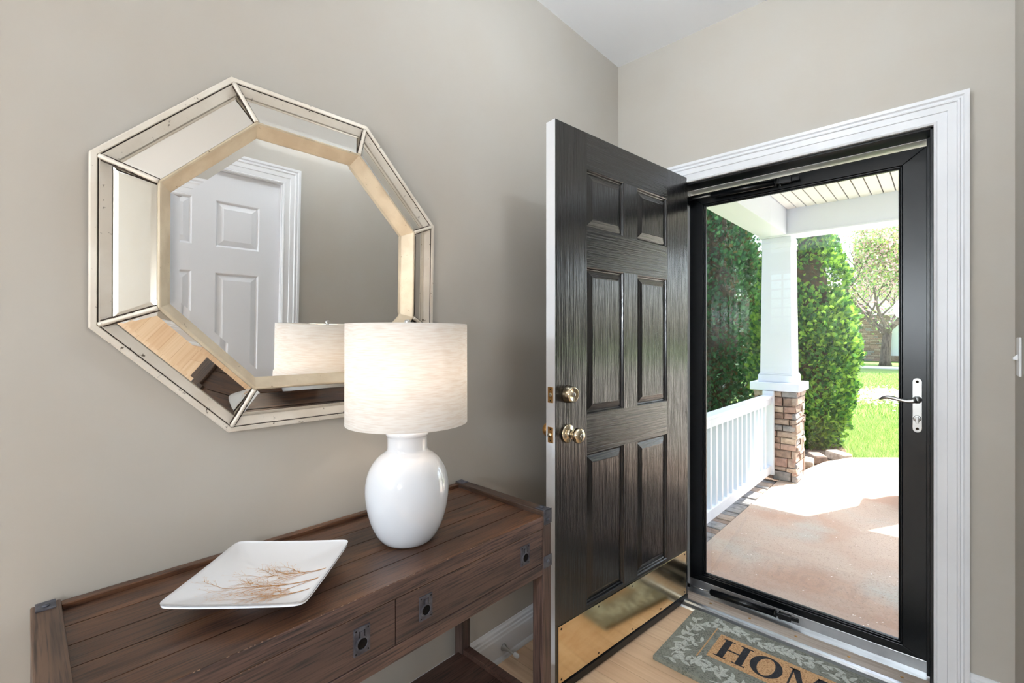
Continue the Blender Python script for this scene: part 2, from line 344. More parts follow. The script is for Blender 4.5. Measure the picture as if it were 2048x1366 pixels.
# threshold
b = MB()
b.prism([(OX0-.015, 2.125, 0), (OX0-.015, 2.130, .010), (OX0-.015, 2.150, .014), (OX0-.015, 2.158, .020), (OX0-.015, 2.172, .020), (OX0-.015, 2.178, .014), (OX0-.015, 2.188, .014), (OX0-.015, 2.188, -.01), (OX0-.015, 2.125, -.01)], (OX1-OX0+.03, 0, 0), 0)
b.box(OX0, OX1, 2.188, 2.262, -.01, .013, 1)
b.prism([(OX0, 2.262, -.01), (OX0, 2.262, .012), (OX0, 2.335, .002), (OX0, 2.42, -.012), (OX0, 2.42, -.05), (OX0, 2.262, -.05)], (OX1-OX0, 0, 0), 0)
for x in (-.80, -.63, -.45, -.27, -.11): b.lathe([(.0, .001), (.006, .001), (.006, -.002)], (x, 2.222, .0132), n=14, mi=2)
struct('trim_5', b, [M['threshold'], M['thr_wood'], M['brass_warm']], bevel=.0015)
# baseboards
BB = [(0, 0), (.022, 0), (.022, .006), (.019, .014), (.014, .018), (.014, .088), (.0115, .094), (.0115, .104), (.008, .108), (.008, .118), (.004, .125), (.003, .132), (0, .132)]
def baseboard(name, pts):
    b = MB()
    for (p, q, nrm) in pts:
        p, q, nrm = Vector(p), Vector(q), Vector(nrm); n = len(BB)
        vs = [p+nrm*d+Vector((0, 0, z)) for d, z in BB]+[q+nrm*d+Vector((0, 0, z)) for d, z in BB]
        b.add(vs, [(i, (i+1) % n, n+(i+1) % n, n+i) for i in range(n)]+[tuple(range(n)), tuple(range(n, 2*n))])
    return struct(name, b, M['trim'])
baseboard('baseboard_left', [((WX, -.5, 0), (WX, WY, 0), (1, 0, 0))])
baseboard('baseboard_front', [((WX, WY, 0), (OX0-.09, WY, 0), (0, -1, 0)), ((OX1+.09, WY, 0), (RX, WY, 0), (0, -1, 0))])
baseboard('baseboard_right', [((RX, DY1+.09, 0), (RX, WY, 0), (-1, 0, 0)), ((RX, -2.4, 0), (RX, DY0-.09, 0), (-1, 0, 0))])

# unseen ceiling lamp, added to hold the foyer fill light
for (x, y, r, dz, lab) in ((-.42, 1.22, .12, .08, 'round glass ceiling lamp above the foyer'),):
    e = empty('ceiling_lamp', (x, y, CZ)); tag(e, lab, 'ceiling lamp')
    b = MB(); b.lathe([(0, 0), (.07, 0), (.065, -.02), (.02, -.03), (.012, -.05), (.012, -.06), (0, -.062)]); b.build('canopy', M['nickel'], e)
    b = MB(); b.lathe([(r, -dz), (r*.98, -dz-.35*r), (r*.8, -dz-.65*r), (r*.45, -dz-.88*r), (0, -dz-.95*r)], caps=False); b.build('glass_bowl', M['diffuser'], e)

e = empty('floor_lamp', (-.36, -3.85, 0)); tag(e, 'tall nickel floor lamp with wide glass bowl by the far back wall', 'floor lamp')  # unseen floor lamp, added to carry the strong back fill light
b = MB(); b.lathe([(0, 0), (.15, 0), (.15, .015), (.02, .03), (0, .03)]); b.build('base', M['nickel'], e)
b = MB(); b.lathe([(0, .03), (.012, .03), (.012, 1.42), (0, 1.42)], n=16); b.build('pole', M['nickel'], e)
b = MB(); b.lathe([(0, 1.42), (.10, 1.435), (.18, 1.48), (.2, 1.5)], caps=False); b.build('glass_bowl', M['diffuser'], e)

e = empty('floor_lamp', (.02, -.85, 0)); tag(e, 'short nickel floor lamp with small glass bowl near the closet door', 'floor lamp')  # unseen lamp, made up to carry the low fill light
b = MB(); b.lathe([(0, 0), (.11, 0), (.11, .012), (.015, .025), (0, .025)]); b.build('base', M['nickel'], e)
b = MB(); b.lathe([(0, .025), (.009, .025), (.009, 1.12), (0, 1.12)], n=16); b.build('pole', M['nickel'], e)
b = MB(); b.lathe([(0, 1.12), (.05, 1.125), (.10, 1.15), (.125, 1.17)], caps=False); b.build('glass_bowl', M['diffuser'], e)

# ------------------------------------------------------------ panelled doors
def panel_door(W, H, T, panels, zb, horiz_from, horiz_to, prof, mi_v=0, mi_h=1, mi_edge=2, back=True, mi_back=2):
    """local: x from hinge, faces at y=0 and y=-T. panels: (x0,x1,z0,z1)."""
    b = MB()
    xs = sorted({0, W, *[p[0] for p in panels], *[p[1] for p in panels]}); zs = sorted({zb, H, *[p[2] for p in panels], *[p[3] for p in panels]})
    for side in ((0, 1), (-T, -1)) if back else ((0, 1),):
        y0, sg = side; mv, mh = (mi_v, mi_h) if sg > 0 else (mi_back, mi_back)
        for a, c in zip(xs, xs[1:]):
            for d, e in zip(zs, zs[1:]):
                if any(p[0] <= a and p[1] >= c and p[2] <= d and p[3] >= e for p in panels): continue
                hz = a >= horiz_from-1e-6 and c <= horiz_to+1e-6 and not any(p[2] <= d and p[3] >= e for p in panels)
                b.poly([(a, y0, d), (c, y0, d), (c, y0, e), (a, y0, e)], mh if hz else mv)
        for p in panels:
            rings = [[(p[0]+i, y0+sg*h, p[2]+i), (p[1]-i, y0+sg*h, p[2]+i), (p[1]-i, y0+sg*h, p[3]-i), (p[0]+i, y0+sg*h, p[3]-i)] for i, h in prof]
            for r0, r1 in zip(rings, rings[1:]):
                for k in range(4):
                    b.poly([r0[k], r0[(k+1) % 4], r1[(k+1) % 4], r1[k]], (mh if k in (0, 2) else mv))
            b.poly(rings[-1], mv)
    for q in ([(0, 0, zb), (0, -T, zb), (0, -T, H), (0, 0, H)], [(W, 0, zb), (W, -T, zb), (W, -T, H), (W, 0, H)],
              [(0, 0, zb), (W, 0, zb), (W, -T, zb), (0, -T, zb)], [(0, 0, H), (W, 0, H), (W, -T, H), (0, -T, H)]): b.poly(q, mi_edge)
    return b
PROF = [(0, 0), (.0035, -.0025), (.006, -.0085), (.010, -.0105), (.013, -.0095), (.036, -.0015), (.039, -.0015)]
H_ = Vector((-.899, 2.196, 0)); DW = .92
d1 = empty('door_1', H_, math.atan2(-.915, -.095)); tag(d1, 'open black six-panel front door with a brass kick plate', 'door', kind='structure')
panels = [(xa, xb, za, zb_) for xa, xb in ((.184, .418), (.514, .748)) for za, zb_ in ((.26, .828), (.977, 1.532), (1.68, 1.90))]
b = panel_door(DW, 2.036, .044, panels, .018, .184, .748, PROF)
b.build('door_slab', [M['black_v'], M['black_h'], M['white_door']], d1, recalc=False)
b = MB(); b.box(.016, .905, .0004, .0022, .040, .243); kp = b.build('kick_plate', M['brass_pol'], d1, bevel=.0006)
kp['label'] = 'polished brass kick plate'
for i in range(10):
    x = [.03, .24, .46, .68, .89][i % 5]; z = .052 if i < 5 else .231
    b = MB(); b.lathe([(0, .0032), (.003, .0029), (.0042, .0022)], (x, 0, z), 'Y', 10); b.build('screw', M['screw'], kp)
b = MB(); b.box(0.004, DW-.004, -.046, .005, .006, .034); b.build('door_sweep', M['black_metal'], d1, bevel=.0015)
kx, kz, bz = .92-.066, .921, 1.063
b = MB(); b.lathe([(.0, .0005), (.0325, .0005), (.0325, .004), (.0285, .024), (.0265, .030), (.023, .031), (.021, .0295), (.0, .0295)], (kx, 0, bz), 'Y', 36)
db = b.build('deadbolt', M['brass'], d1)
b = MB(); b.lathe([(0, .0325), (.0075, .0325), (.0085, .0295)], (kx, 0, bz), 'Y', 20); b.box(kx-.0012, kx+.0012, .0325, .0331, bz-.005, bz+.005, 1); b.build('keyhole', [M['nickel'], M['iron_hole']], db)
def knob(side, m):
    s_ = side; y0 = 0 if side > 0 else -.044
    pr = [(0, .0004), (.033, .0004), (.034, .003), (.031, .007), (.020, .009), (.014, .013), (.0125, .020), (.0125, .030), (.017, .034), (.0235, .040), (.0275, .048), (.0275, .055), (.024, .062), (.016, .066), (.0, .0665)]
    b = MB(); b.lathe([(r, y0+s_*h) for r, h in pr], (kx, 0, kz), 'Y', 36)
    o = b.build('door_knob', m, d1)
    b = MB(); b.lathe([(.0095, y0+s_*.0655), (.0095, y0+s_*.0685), (.0, y0+s_*.0688)], (kx, 0, kz), 'Y', 20); b.box(kx-.001, kx+.001, y0+s_*.0683, y0+s_*.0694, kz-.005, kz+.005, 1); b.build('keyhole', [M['nickel'], M['iron_hole']], o)
knob(1, M['brass']); knob(-1, M['brass_warm'])
for z, r in ((bz, .0085), (kz, .010)):
    b = MB(); b.box(DW-.0005, DW+.0016, -.035, -.009, z-.028, z+.028); o = b.build('latch_plate', M['brass_warm'], d1, bevel=.0008)
    b = MB(); b.lathe([(0, DW+(.009 if z == kz else .0025)), (r*.8, DW+(.009 if z == kz else .0025)), (r, DW+.0016)], (0, -.022, z), 'X', 20); b.build('latch_bolt', M['brass'], o)
    for dz in (-.02, .02):
        b = MB(); b.lathe([(0, DW+.0022), (.0028, DW+.0016)], (0, -.022, z+dz), 'X', 8); b.build('screw', M['screw'], o)
for z in (.22, 1.02, 1.80):
    b = MB(); b.lathe([(.0, z-.045), (.006, z-.045), (.006, z+.045), (0, z+.045)], (-.008, -.047, 0), 'Z', 14); b.box(-.008, .0, -.05, -.0445, z-.044, z+.044); b.build('hinge', M['brass_warm'], d1)

# white closet door seen in the mirror
d3 = empty('door_3', (RX+.018, DY1-.003, 0), -PI/2); tag(d3, 'closed white six-panel closet door seen in the mirror', 'door', kind='structure')
W3 = DY1-DY0-.006
pan3 = [(xa, xb, za, zb_) for xa, xb in ((.105, .105+(W3-.31)/2), (W3/2+.05, W3-.105)) for za, zb_ in ((.24, .80), (.95, 1.53), (1.66, 1.89))]
# local +y must look towards -x : mirror the face
b = panel_door(W3, DZ-.004, .035, pan3, .01, .105, W3-.105, PROF, 0, 0, 0, mi_back=0)
b.v = [(x, -y, z) for x, y, z in b.v]
b.build('door_slab', M['white_door'], d3, recalc=False)
b = MB(); pr = [(0, .0), (.03, .0), (.03, .004), (.012, .01), (.011, .03), (.02, .036), (.026, .046), (.024, .056), (.012, .062), (0, .063)]
b.lathe([(r, -h) for r, h in pr], (.64, 0, .93), 'Y', 24); b.build('door_knob', M['nickel'], d3)
b = MB(); b.box(RX+.0, RX+.12, DY0-.0, DY0+.003, 0, DZ); b.box(RX, RX+.12, DY1-.003, DY1, 0, DZ); b.box(RX, RX+.12, DY0, DY1, DZ-.003, DZ); b.box(RX+.06, RX+.12, DY0, DY1, 0, DZ)
struct('trim_6', b, M['trim'])

# ------------------------------------------------------------ storm door
SY = 2.35
d2 = empty('door_2', (-.943, SY, 0)); tag(d2, 'black full-view storm door closed behind the open front door', 'door', kind='structure')
gx0, gx1, gz0, gz1 = -.867, -.127, .087, 1.923; fx0, fx1, fz0, fz1 = -.9435, -.0435, .040, 1.990
ox = .943
b = MB()
def fr_box(x0, x1, y0, y1, z0, z1, mi=0): b.box(x0+ox, x1+ox, y0-SY, y1-SY, z0, z1, mi)
def mitre_frame(X0, X1, Z0, Z1, x0, x1, z0, z1, ya, yb):
    O = [(X0, Z0), (X1, Z0), (X1, Z1), (X0, Z1)]; I = [(x0, z0), (x1, z0), (x1, z1), (x0, z1)]
    for k in range(4):
        l = (k+1) % 4
        b.prism([(O[k][0]+ox, ya-SY, O[k][1]), (O[l][0]+ox, ya-SY, O[l][1]), (I[l][0]+ox, ya-SY, I[l][1]), (I[k][0]+ox, ya-SY, I[k][1])], (0, yb-ya, 0))
mitre_frame(fx0, fx1, fz0, fz1, gx0-.012, gx1+.012, gz0-.012, gz1+.012, SY-.015, SY+.02)
mitre_frame(gx0-.012, gx1+.012, gz0-.012, gz1+.012, gx0-.005, gx1+.005, gz0-.005, gz1+.005, SY-.010, SY+.012)
mitre_frame(gx0-.005, gx1+.005, gz0-.005, gz1+.005, gx0, gx1, gz0, gz1, SY-.006, SY+.008)
b.build('door_frame', M['black_metal'], d2, bevel=.002)
b = MB(); b.box(gx0-.004+ox, gx1+.004+ox, -.0015, .0015, gz0-.004, gz1+.004); b.build('glass_pane', M['glass'], d2)
b = MB(); b.box(fx0+ox+.002, fx1+ox-.002, -.018, .0, -.004, .045); e_ = b.build('bottom_expander', M['threshold'], d2, bevel=.001)
b = MB(); b.box(fx0+ox+.004, fx1+ox-.004, -.010, -.002, -.012, -.003); b.build('sweep', M['black_plain'], d2)
# handle set
hx, hz0, hz1 = -.0775+ox-.004, .905, 1.112
hx = .943-.0715
b = MB(); n = 10; pts = []
w2 = .0140
for k in range(n+1): a = PI*k/n; pts.append((hx+w2*math.cos(a), -.019, hz1-w2+w2*math.sin(a)))
for k in range(n+1): a = PI+PI*k/n; pts.append((hx+w2*math.cos(a), -.019, hz0+w2+w2*math.sin(a)))
b.prism(pts, (0, .005, 0)); hp = b.build('handle_plate', M['nickel'], d2, bevel=.001)
lz = 1.030
b = MB(); b.lathe([(0, -.050), (.008, -.050), (.012, -.044), (.0115, -.030), (.014, -.022), (.014, -.019)], (hx, 0, lz), 'Y', 20)
cv = [(hx, -.046, lz), (hx-.014, -.047, lz-.004), (hx-.030, -.048, lz-.006), (hx-.050, -.048, lz-.002), (hx-.072, -.048, lz+.004), (hx-.088, -.047, lz+.005), (hx-.102, -.046, lz+.001), (hx-.112, -.045, lz-.006)]
b.tube(cv, [.010, .0085, .0068, .0066, .0074, .0072, .0055, .0025], 10); b.build('lever_handle', M['nickel'], hp)
b = MB(); b.lathe([(0, -.026), (.0115, -.026), (.0125, -.019)], (hx, 0, .958), 'Y', 20); b.obox((hx, -.031, .954), Vector((1, 0, 0)), Vector((0, 1, 0)), Vector((0, 0, 1)), .0045, .006, .012); b.build('thumb_turn', M['nickel'], hp, bevel=.001)
for z in (hz0+.014, hz1-.014):
    b = MB(); b.lathe([(0, -.0215), (.0035, -.0208), (.005, -.019)], (hx, 0, z), 'Y', 12); b.build('screw', M['screw'], hp)
# two closers
def closer(z, x0, x1, yj, yd, mi_name):
    X0, X1 = x0+ox, x1+ox; P = Vector((X0, yj-SY, z)); Q = Vector((X1, yd-SY, z)); D = (Q-P)
    A = P+D*.24; B_ = P+D*.80
    b = MB(); b.tube([A, B_], .0150, 16); b.tube([B_, B_+D*.02], .0168, 16); b.tube([A, A-D*.01], .009, 12)
    c = b.build('closer_tube', M['black_metal'], d2)
    b = MB(); b.tube([A, P+D*.04], .0038, 8); b.build('closer_rod', M['nickel'], c)
    b = MB(); b.box(-.0015, .005, yj-SY-.012, yj-SY+.030, z-.022, z+.022); b.box(0.004, .030, yj-SY-.004, yj-SY+.004, z-.008, z+.008); b.build('jamb_bracket', M['black_metal'], c)
    b = MB(); u = D.normalized(); v = Vector((0, 0, 1)); w_ = u.cross(v)
    b.obox(B_+D*.10, u, w_, v, D.length*.10, .004, .008); b.obox(B_+D*.09+w_*.004, u, w_, v, D.length*.05, .010, .012); b.lathe([(.0, -.02), (.004, -.02), (.004, .018), (0, .018)], tuple(B_+D*.05), 'Z', 8)
    b.build('door_bracket', M['black_metal'], c, bevel=.001)
closer(1.960, -.935, -.455, 2.290, 2.308, 'a'); closer(.040, -.930, -.455, 2.262, 2.300, 'b')

# ------------------------------------------------------------ console table
TX0, TX1, TY0, TY1, TZ = -1.258, -.855, .010, 1.083, .742
ct = empty('console_table', ((TX0+TX1)/2, (TY0+TY1)/2, 0)); tag(ct, 'dark brown wooden console table with iron drawer pulls under the mirror', 'console table')
cx_, cy_ = ct.location.x, ct.location.y
def T_(b, name, m, par=ct, **k):
    if par is ct: b.v = [(x-cx_, y-cy_, z) for x, y, z in b.v]
    else: b.v = [(x-cx_, y-cy_, z) for x, y, z in b.v]
    return b.build(name, m, par, **k)
def rough_box(b, x0, x1, y0, y1, z0, z1, mi=0): b.box(x0, x1, y0, y1, z0, z1, mi)
# top: five boards with worn front edge
b = MB(); nb = 5; gx = [TX0+.022+(TX1-TX0-.022)*i/nb for i in range(nb+1)]
for i in range(nb):
    b.box(gx[i]+.0012, gx[i+1]-.0012, TY0+.038, TY1-.034, TZ-.036, TZ)
b.box(TX0+.02, TX1-.004, TY0+.038, TY1-.034, TZ-.036, TZ-.004, 1)
def chips(b, x, z, y0, y1, n, mi, big=1.0):
    # bare wood showing where the edge is chipped
    for i in range(n):
        y = random.uniform(y0, y1); L_ = random.uniform(.001, .006)*big; d = random.uniform(.0003, .0011)
        b.prism([(x-d, y, z+.0002), (x+.0004, y+L_*.2, z+.0002), (x+.0004, y+L_, z+.0002), (x-d*.6, y+L_*.8, z+.0002)], (0, 0, -d*1.2), mi)
random.seed(31)
chips(b, TX1-.0008, TZ-.0003, TY0+.06, TY1-.06, 70, 2)
tt = T_(b, 'tabletop', [M['top_wood'], M['groove'], M['bare']], bevel=0)
b = MB(); b.box(TX0, TX0+.021, TY0+.042, TY1-.036, TZ-.03, TZ+.010); T_(b, 'back_lip', M['top_wood'], bevel=.002)
ends = [(TY0, TY0+.042), (TY1-.038, TY1)]
for a, c in ends:
    b = MB(); b.box(TX0, TX1+.001, a, c, TZ-.030, TZ+.014); T_(b, 'end_rail', M['end_wood'], bevel=.003)
LW = .041
for x0 in (TX0, TX1-LW):
    for (a, c) in ((TY0, TY0+LW), (TY1-LW+.003, TY1)):
        b = MB(); b.box(x0, x0+LW, a+.0005, c-.0005, 0, TZ-.030); lg = T_(b, 'leg', M['leg_wood'], bevel=.0025)
        front = x0 > -1.0
        # iron corner bracket over the end of the rail
        b = MB(); xs_ = (x0+LW+.0012) if front else x0-.0012
        ym, hw = (a+c)/2, LW/2-.001
        zt = TZ+.014
        b.box(x0+(.006 if front else -.0015), x0+LW+(.0035 if front else -.006), ym-hw*.72, ym+hw*.72, zt-.0005, zt+.0025)
        if front: b.box(x0+LW+.0008, x0+LW+.0035, ym-hw*.9, ym+hw*.9, zt-.040, zt+.0025)
        br = T_(b, 'corner_bracket', M['iron'], lg, bevel=.0008)
        b = MB(); b.lathe([(.006, .0025), (.0045, .005), (0, .006)], (x0+LW*.5, ym, zt), 'Z', 14)
        T_(b, 'rivet', M['iron'], br)
        if front: b = MB(); b.lathe([(.006, .003), (.0045, .0055), (0, .0065)], (x0+LW, ym, zt-.028), 'X', 14); T_(b, 'rivet', M['iron'], br)
        if front:
            b = MB(); b.box(x0+LW+.0005, x0+LW+.003, ym-hw*.95, ym+hw*.95, .588, .622); b2 = T_(b, 'strap', M['iron'], lg, bevel=.0008)
            b = MB(); b.lathe([(.006, .003), (.0045, .0055), (0, .0065)], (x0+LW, ym, .605), 'X', 14); T_(b, 'rivet', M['iron'], b2)
YA, YB = TY0+LW, TY1-LW+.003
b = MB(); b.box(TX1-.026, TX1-.001, YA, YB, .570, .604); T_(b, 'front_rail', M['front_wood'], bevel=.002)
b = MB(); b.box(TX1-.012, TX1-.0005, YA, YB, .7065, TZ-.0008); T_(b, 'top_edge_board', M['front_wood'], bevel=.002)
b = MB(); b.box(TX0+.004, TX0+.02, YA, YB, .575, .704); T_(b, 'back_apron', M['front_wood'])
for a in (TY0+.008, TY1-.026):
    b = MB(); b.box(TX0+LW, TX1-LW, a, a+.018, .575, .711); T_(b, 'side_apron', M['front_wood'])
b = MB(); b.box(TX0+.02, TX1-.03, YA, YB, .578, .590); T_(b, 'bottom_board', M['shelf_wood'])
ymid = (YA+YB)/2
def pull(y):
    b = MB(); zc = .6555; hw, hh = .0175, .027; x = TX1-.0015
    b.box(x, x+.003, y-hw, y+hw, zc-hh, zc+hh, 0)
    # cup and ring pull
    b.lathe([(.0112, x+.0031), (.0060, x+.0036), (0, x+.0038)], (0, y, zc-.006), 'X', 24, 1, caps=False)
    b.lathe([(.0108, x+.0028), (.0112, x+.0050), (.0142, x+.0050), (.0146, x+.0028)], (0, y, zc-.006), 'X', 24, 0, smooth=False, caps=False)
    b.box(x+.0028, x+.0046, y-.0038, y+.0038, zc+.006, zc+.019, 0)
    for dy in (-.0055, .0055): b.box(x+.0029, x+.0034, y+dy-.0007, y+dy+.0007, zc+.006, zc+.020, 1)
    for sy in (-1, 1):
        for sz in (-1, 1): b.lathe([(.0018, x+.003), (.0012, x+.0036), (0, x+.0036)], (0, y+sy*.0135, zc+sz*.0225), 'X', 8, 1)
    return b
for (a, c, ys_) in ((YA+.002, ymid-.0015, (YA+.09, ymid-.079)), (ymid+.0015, YB-.002, (ymid+.078, YB-.079))):
    b = MB(); b.box(TX1-.020, TX1-.0015, a, c, .6065, .7045); chips(b, TX1-.0012, .7047, a+.01, c-.02, 26, 1, .7); dr = T_(b, 'drawer', [M['front_wood'], M['bare']])
    for y in ys_: T_(pull(y), 'drawer_pull', [M['iron'], M['iron_hole']], dr)
# lower shelf
b = MB(); xs_ = [TX0+.018+(TX1-TX0-.036)*i/4 for i in range(5)]
for i in range(4): b.box(xs_[i]+.0007, xs_[i+1]-.0007, TY0+.02, TY1-.03, .145, .165)
b.box(xs_[0], xs_[4], TY0+.02, TY1-.03, .145, .162)
T_(b, 'lower_shelf', M['shelf_wood'], bevel=.001)
for a in (TY0+.006, TY1-.034):
    b = MB(); b.box(TX0+LW, TX1-LW, a, a+.028, .128, .182); T_(b, 'shelf_rail', M['shelf_wood'], bevel=.002)
b = MB(); b.box(TX1-.03, TX1-.004, YA, YB, .128, .172); T_(b, 'shelf_rail', M['shelf_wood'], bevel=.002)

# ------------------------------------------------------------ octagonal wall mirror
mc = Vector((WX+.0015, .5187, 1.4635)); mr = empty('wall_mirror', (mc.x, mc.y, mc.z-.427)); tag(mr, 'large octagonal mirror with antique silver frame hanging above the console', 'mirror')
mr.rotation_euler = (0, math.radians(1.3), 0)
def oc(r, h, k):   # vertex k of octagon with apothem r, local coords (x off wall, y along wall, z up from the bottom edge)
    R = r/math.cos(PI/8); a = PI/8+k*PI/4; return Vector((h, R*math.cos(a), .427+R*math.sin(a)))
dh = -.006
def ringstrip(b, prof, mi=0, ks=range(8), inset=0):
    for (r0, h0), (r1, h1) in zip(prof, prof[1:]):
        for k in ks: b.poly([oc(r0, h0, k), oc(r0, h0, k+1), oc(r1, h1, k+1), oc(r1, h1, k)], mi)
b = MB(); ringstrip(b, [(.427, 0), (.427, .022+dh), (.425, .0255+dh), (.416, .0265+dh), (.4145, .0245+dh)]); ringstrip(b, [(.4145, .0245+dh), (.4145, .021+dh), (.4125, .021+dh), (.4125, .0235+dh)], 1)
ringstrip(b, [(.4125, .0235+dh), (.411, .0245+dh), (.392, .019+dh), (.3904, .016+dh)])
ringstrip(b, [(.3904, .016+dh), (.39, .004), (.30, .004), (.29, .010+dh), (.29, .004), (.427, .002)], 1)
b.build('outer_frame', [M['silver_leaf'], M['groove']], mr)
b = MB(); ringstrip(b, [(.3235, .056+dh), (.3225, .0635+dh), (.3195, .0650+dh), (.3165, .0640+dh), (.297, .0335+dh), (.2953, .030+dh), (.2953, .020+dh), (.3235, .020+dh), (.3235, .056+dh)])
b.build('inner_frame', M['gold_leaf'], mr)
b = MB(); B0 = .018
ringstrip(b, [(.2965, .0288+dh), (.2965-B0, .0302+dh)])
for k in range(8): pass
b.poly([oc(.2965-B0, .0302+dh, k) for k in range(8)]); b.build('mirror_glass', M['mirror'], mr, recalc=False)
for k in range(8):
    A, B_, C_, D_ = oc(.3905, .0175+dh, k), oc(.3905, .0175+dh, k+1), oc(.3235, .0595+dh, k+1), oc(.3235, .0595+dh, k)
    # pull in at the sides for the corner beads
    u = (B_-A).normalized(); A = A+u*.0035; B_ = B_-u*.0035; C_ = C_-u*.0035; D_ = D_+u*.0035
    nrm = (B_-A).cross(D_-A).normalized()
    if nrm.x < 0: nrm = -nrm
    cen = (A+B_+C_+D_)/4
    vin = ((C_+D_)/2-(A+B_)/2).normalized(); bw = .011
    I = [A+u*bw*1.2+vin*bw, B_-u*bw*1.2+vin*bw, C_-u*bw*.8-vin*bw, D_+u*bw*.8-vin*bw]
    I = [p+nrm*.0012 for p in I]
    b = MB(); b.add([A, B_, C_, D_]+I, [(0, 1, 5, 4), (1, 2, 6, 5), (2, 3, 7, 6), (3, 0, 4, 7), (4, 5, 6, 7)])
    b.build('mirror_panel', M['mirror_tint'], mr)
    b = MB(); P0, P1 = oc(.4125, .0235+dh, k), oc(.3215, .0625+dh, k)
    ns = 14; pts = [P0.lerp(P1, i/ns) for i in range(ns+1)]; b.tube(pts, [.0052 if (i % 2 or i < 4 or i > 9) else .0042 for i in range(ns+1)], 8)
    for dd_ in (-1, 1):
        sd = (P1-P0).cross(Vector((1, 0, 0))).normalized()*(.0062*dd_); b.tube([p+sd-Vector((.0025, 0, 0)) for p in (P0, P1)], .0016, 5, 1)
    b.build('corner_bead', [M['silver_leaf'], M['groove']], mr)

# ------------------------------------------------------------ table lamp
LX, LY = -1.018, .687
lp = empty('table_lamp', (LX, LY, TZ+.0005)); tag(lp, 'white ceramic table lamp with lit linen drum shade on the console', 'lamp')
pr = [(0, 0), (.058, 0), (.066, .004), (.080, .022), (.0935, .052), (.1025, .088), (.1065, .120), (.1065, .142), (.1025, .168), (.094, .190), (.081, .209), (.066, .222), (.0555, .2285), (.0515, .2335), (.0505, .240), (.0508, .268), (.0545, .2725), (.0555, .2785), (.0525, .284), (.030, .286), (0, .286)]
def smooth_prof(p, it=2):
    for _ in range(it):
        q = [p[0]]
        for a, c in zip(p, p[1:]): q += [(a[0]*.75+c[0]*.25, a[1]*.75+c[1]*.25), (a[0]*.25+c[0]*.75, a[1]*.25+c[1]*.75)]
        q.append(p[-1]); p = q
    return p
b = MB(); b.lathe(smooth_prof(pr), n=72); b.build('lamp_base', M['ceramic'], lp)
sz0, sz1, sr = 1.046-TZ, 1.300-TZ, .155
b = MB(); b.lathe([(sr, sz0), (sr, sz0+.003), (sr-.0005, sz1-.003), (sr-.0005, sz1), (sr-.0022, sz1), (sr-.0017, sz0), (sr, sz0)], n=96, caps=False); sh = b.build('lamp_shade', M['shade'], lp)
for z in (sz0+.002, sz1-.002):
    b = MB(); n = 64; b.tube([((sr-.0035)*math.cos(2*PI*i/n), (sr-.0035)*math.sin(2*PI*i/n), z) for i in range(n+1)], .002, 6); b.build('wire_ring', M['nickel'], sh)
b = MB()
for i in range(3): a = 2*PI*i/3+.4; b.tube([(0, 0, sz1-.012), ((sr-.004)*math.cos(a), (sr-.004)*math.sin(a), sz1-.003)], .0016, 6)
b.build('spider', M['nickel'], sh)
b = MB(); b.lathe([(.005, sz1-.014), (.005, sz1-.006), (.009, sz1-.004), (.0035, sz1-.001), (.0085, sz1+.006), (.0065, sz1+.0115), (0, sz1+.0125)], n=20); b.build('finial', M['nickel'], lp)
b = MB(); b.lathe([(.012, .286), (.012, .30), (.018, .302), (.018, .345), (0, .345)], n=20)
b.tube([(.0, -.018, .31), (0, -.05, .36), (0, -.055, .44), (0, -.03, .52), (0, 0, sz1-.013)], .0016, 6); b.tube([(.0, .018, .31), (0, .05, .36), (0, .055, .44), (0, .03, .52), (0, 0, sz1-.013)], .0016, 6)
b.build('harp', M['nickel'], lp)
b = MB(); b.lathe([(.012, .345), (.016, .36), (.029, .39), (.030, .405), (.022, .428), (0, .436)], n=24); b.build('bulb', M['bulb'], lp)
lt = light('lamp_bulb_light', 'POINT', (LX, LY, TZ+.455), 2.1, (1, .85, .70), .035)

# ------------------------------------------------------------ square plate
pl = empty('square_plate', (-1.034, .350, TZ+.0005), PI/4); tag(pl, 'white square plate with gold branch drawing on the console table', 'plate')
hw = .130; n = 32
def plz(u, v):
    r = max(abs(u), abs(v)); return .027+.012*r**2.6+.002*(abs(u)*abs(v))**2
def corner(u, v):   # round the plate's corners a little
    k = 16
    d = (abs(u)**k+abs(v)**k)**(1/k); m_ = max(abs(u), abs(v)); s_ = m_/d if d > 1e-6 else 1
    t = m_**10; return u*(1-t+t*s_*1.02), v*(1-t+t*s_*1.02)
b = MB(); g = []
for i in range(n+1):
    for j in range(n+1):
        u, v = 2*i/n-1, 2*j/n-1; a, c = corner(u, v); g.append((a*hw, c*hw, plz(u, v)))
q = [(i*(n+1)+j, (i+1)*(n+1)+j, (i+1)*(n+1)+j+1, i*(n+1)+j+1) for i in range(n) for j in range(n)]
b.add(g, q, 0, True); o = len(b.v)
b.add([(x*.992, y*.992, z-.006) for x, y, z in g], [f[::-1] for f in q], 0, True)
edge = [i*(n+1) for i in range(n+1)]+[n*(n+1)+j for j in range(1, n+1)]+[i*(n+1)+n for i in range(n-1, -1, -1)]+[j for j in range(n-1, 0, -1)]
for a, c in zip(edge, edge[1:]+edge[:1]): b.f.append([a, c, c+o, a+o]); b.m.append(0); b.sm.append(True)
b.lathe([(.066, .022), (.058, 0), (.053, 0), (.050, .021)], n=40, caps=False)
def plsurf(x, y): return plz(max(-1, min(1, x/hw)), max(-1, min(1, y/hw)))+.0006
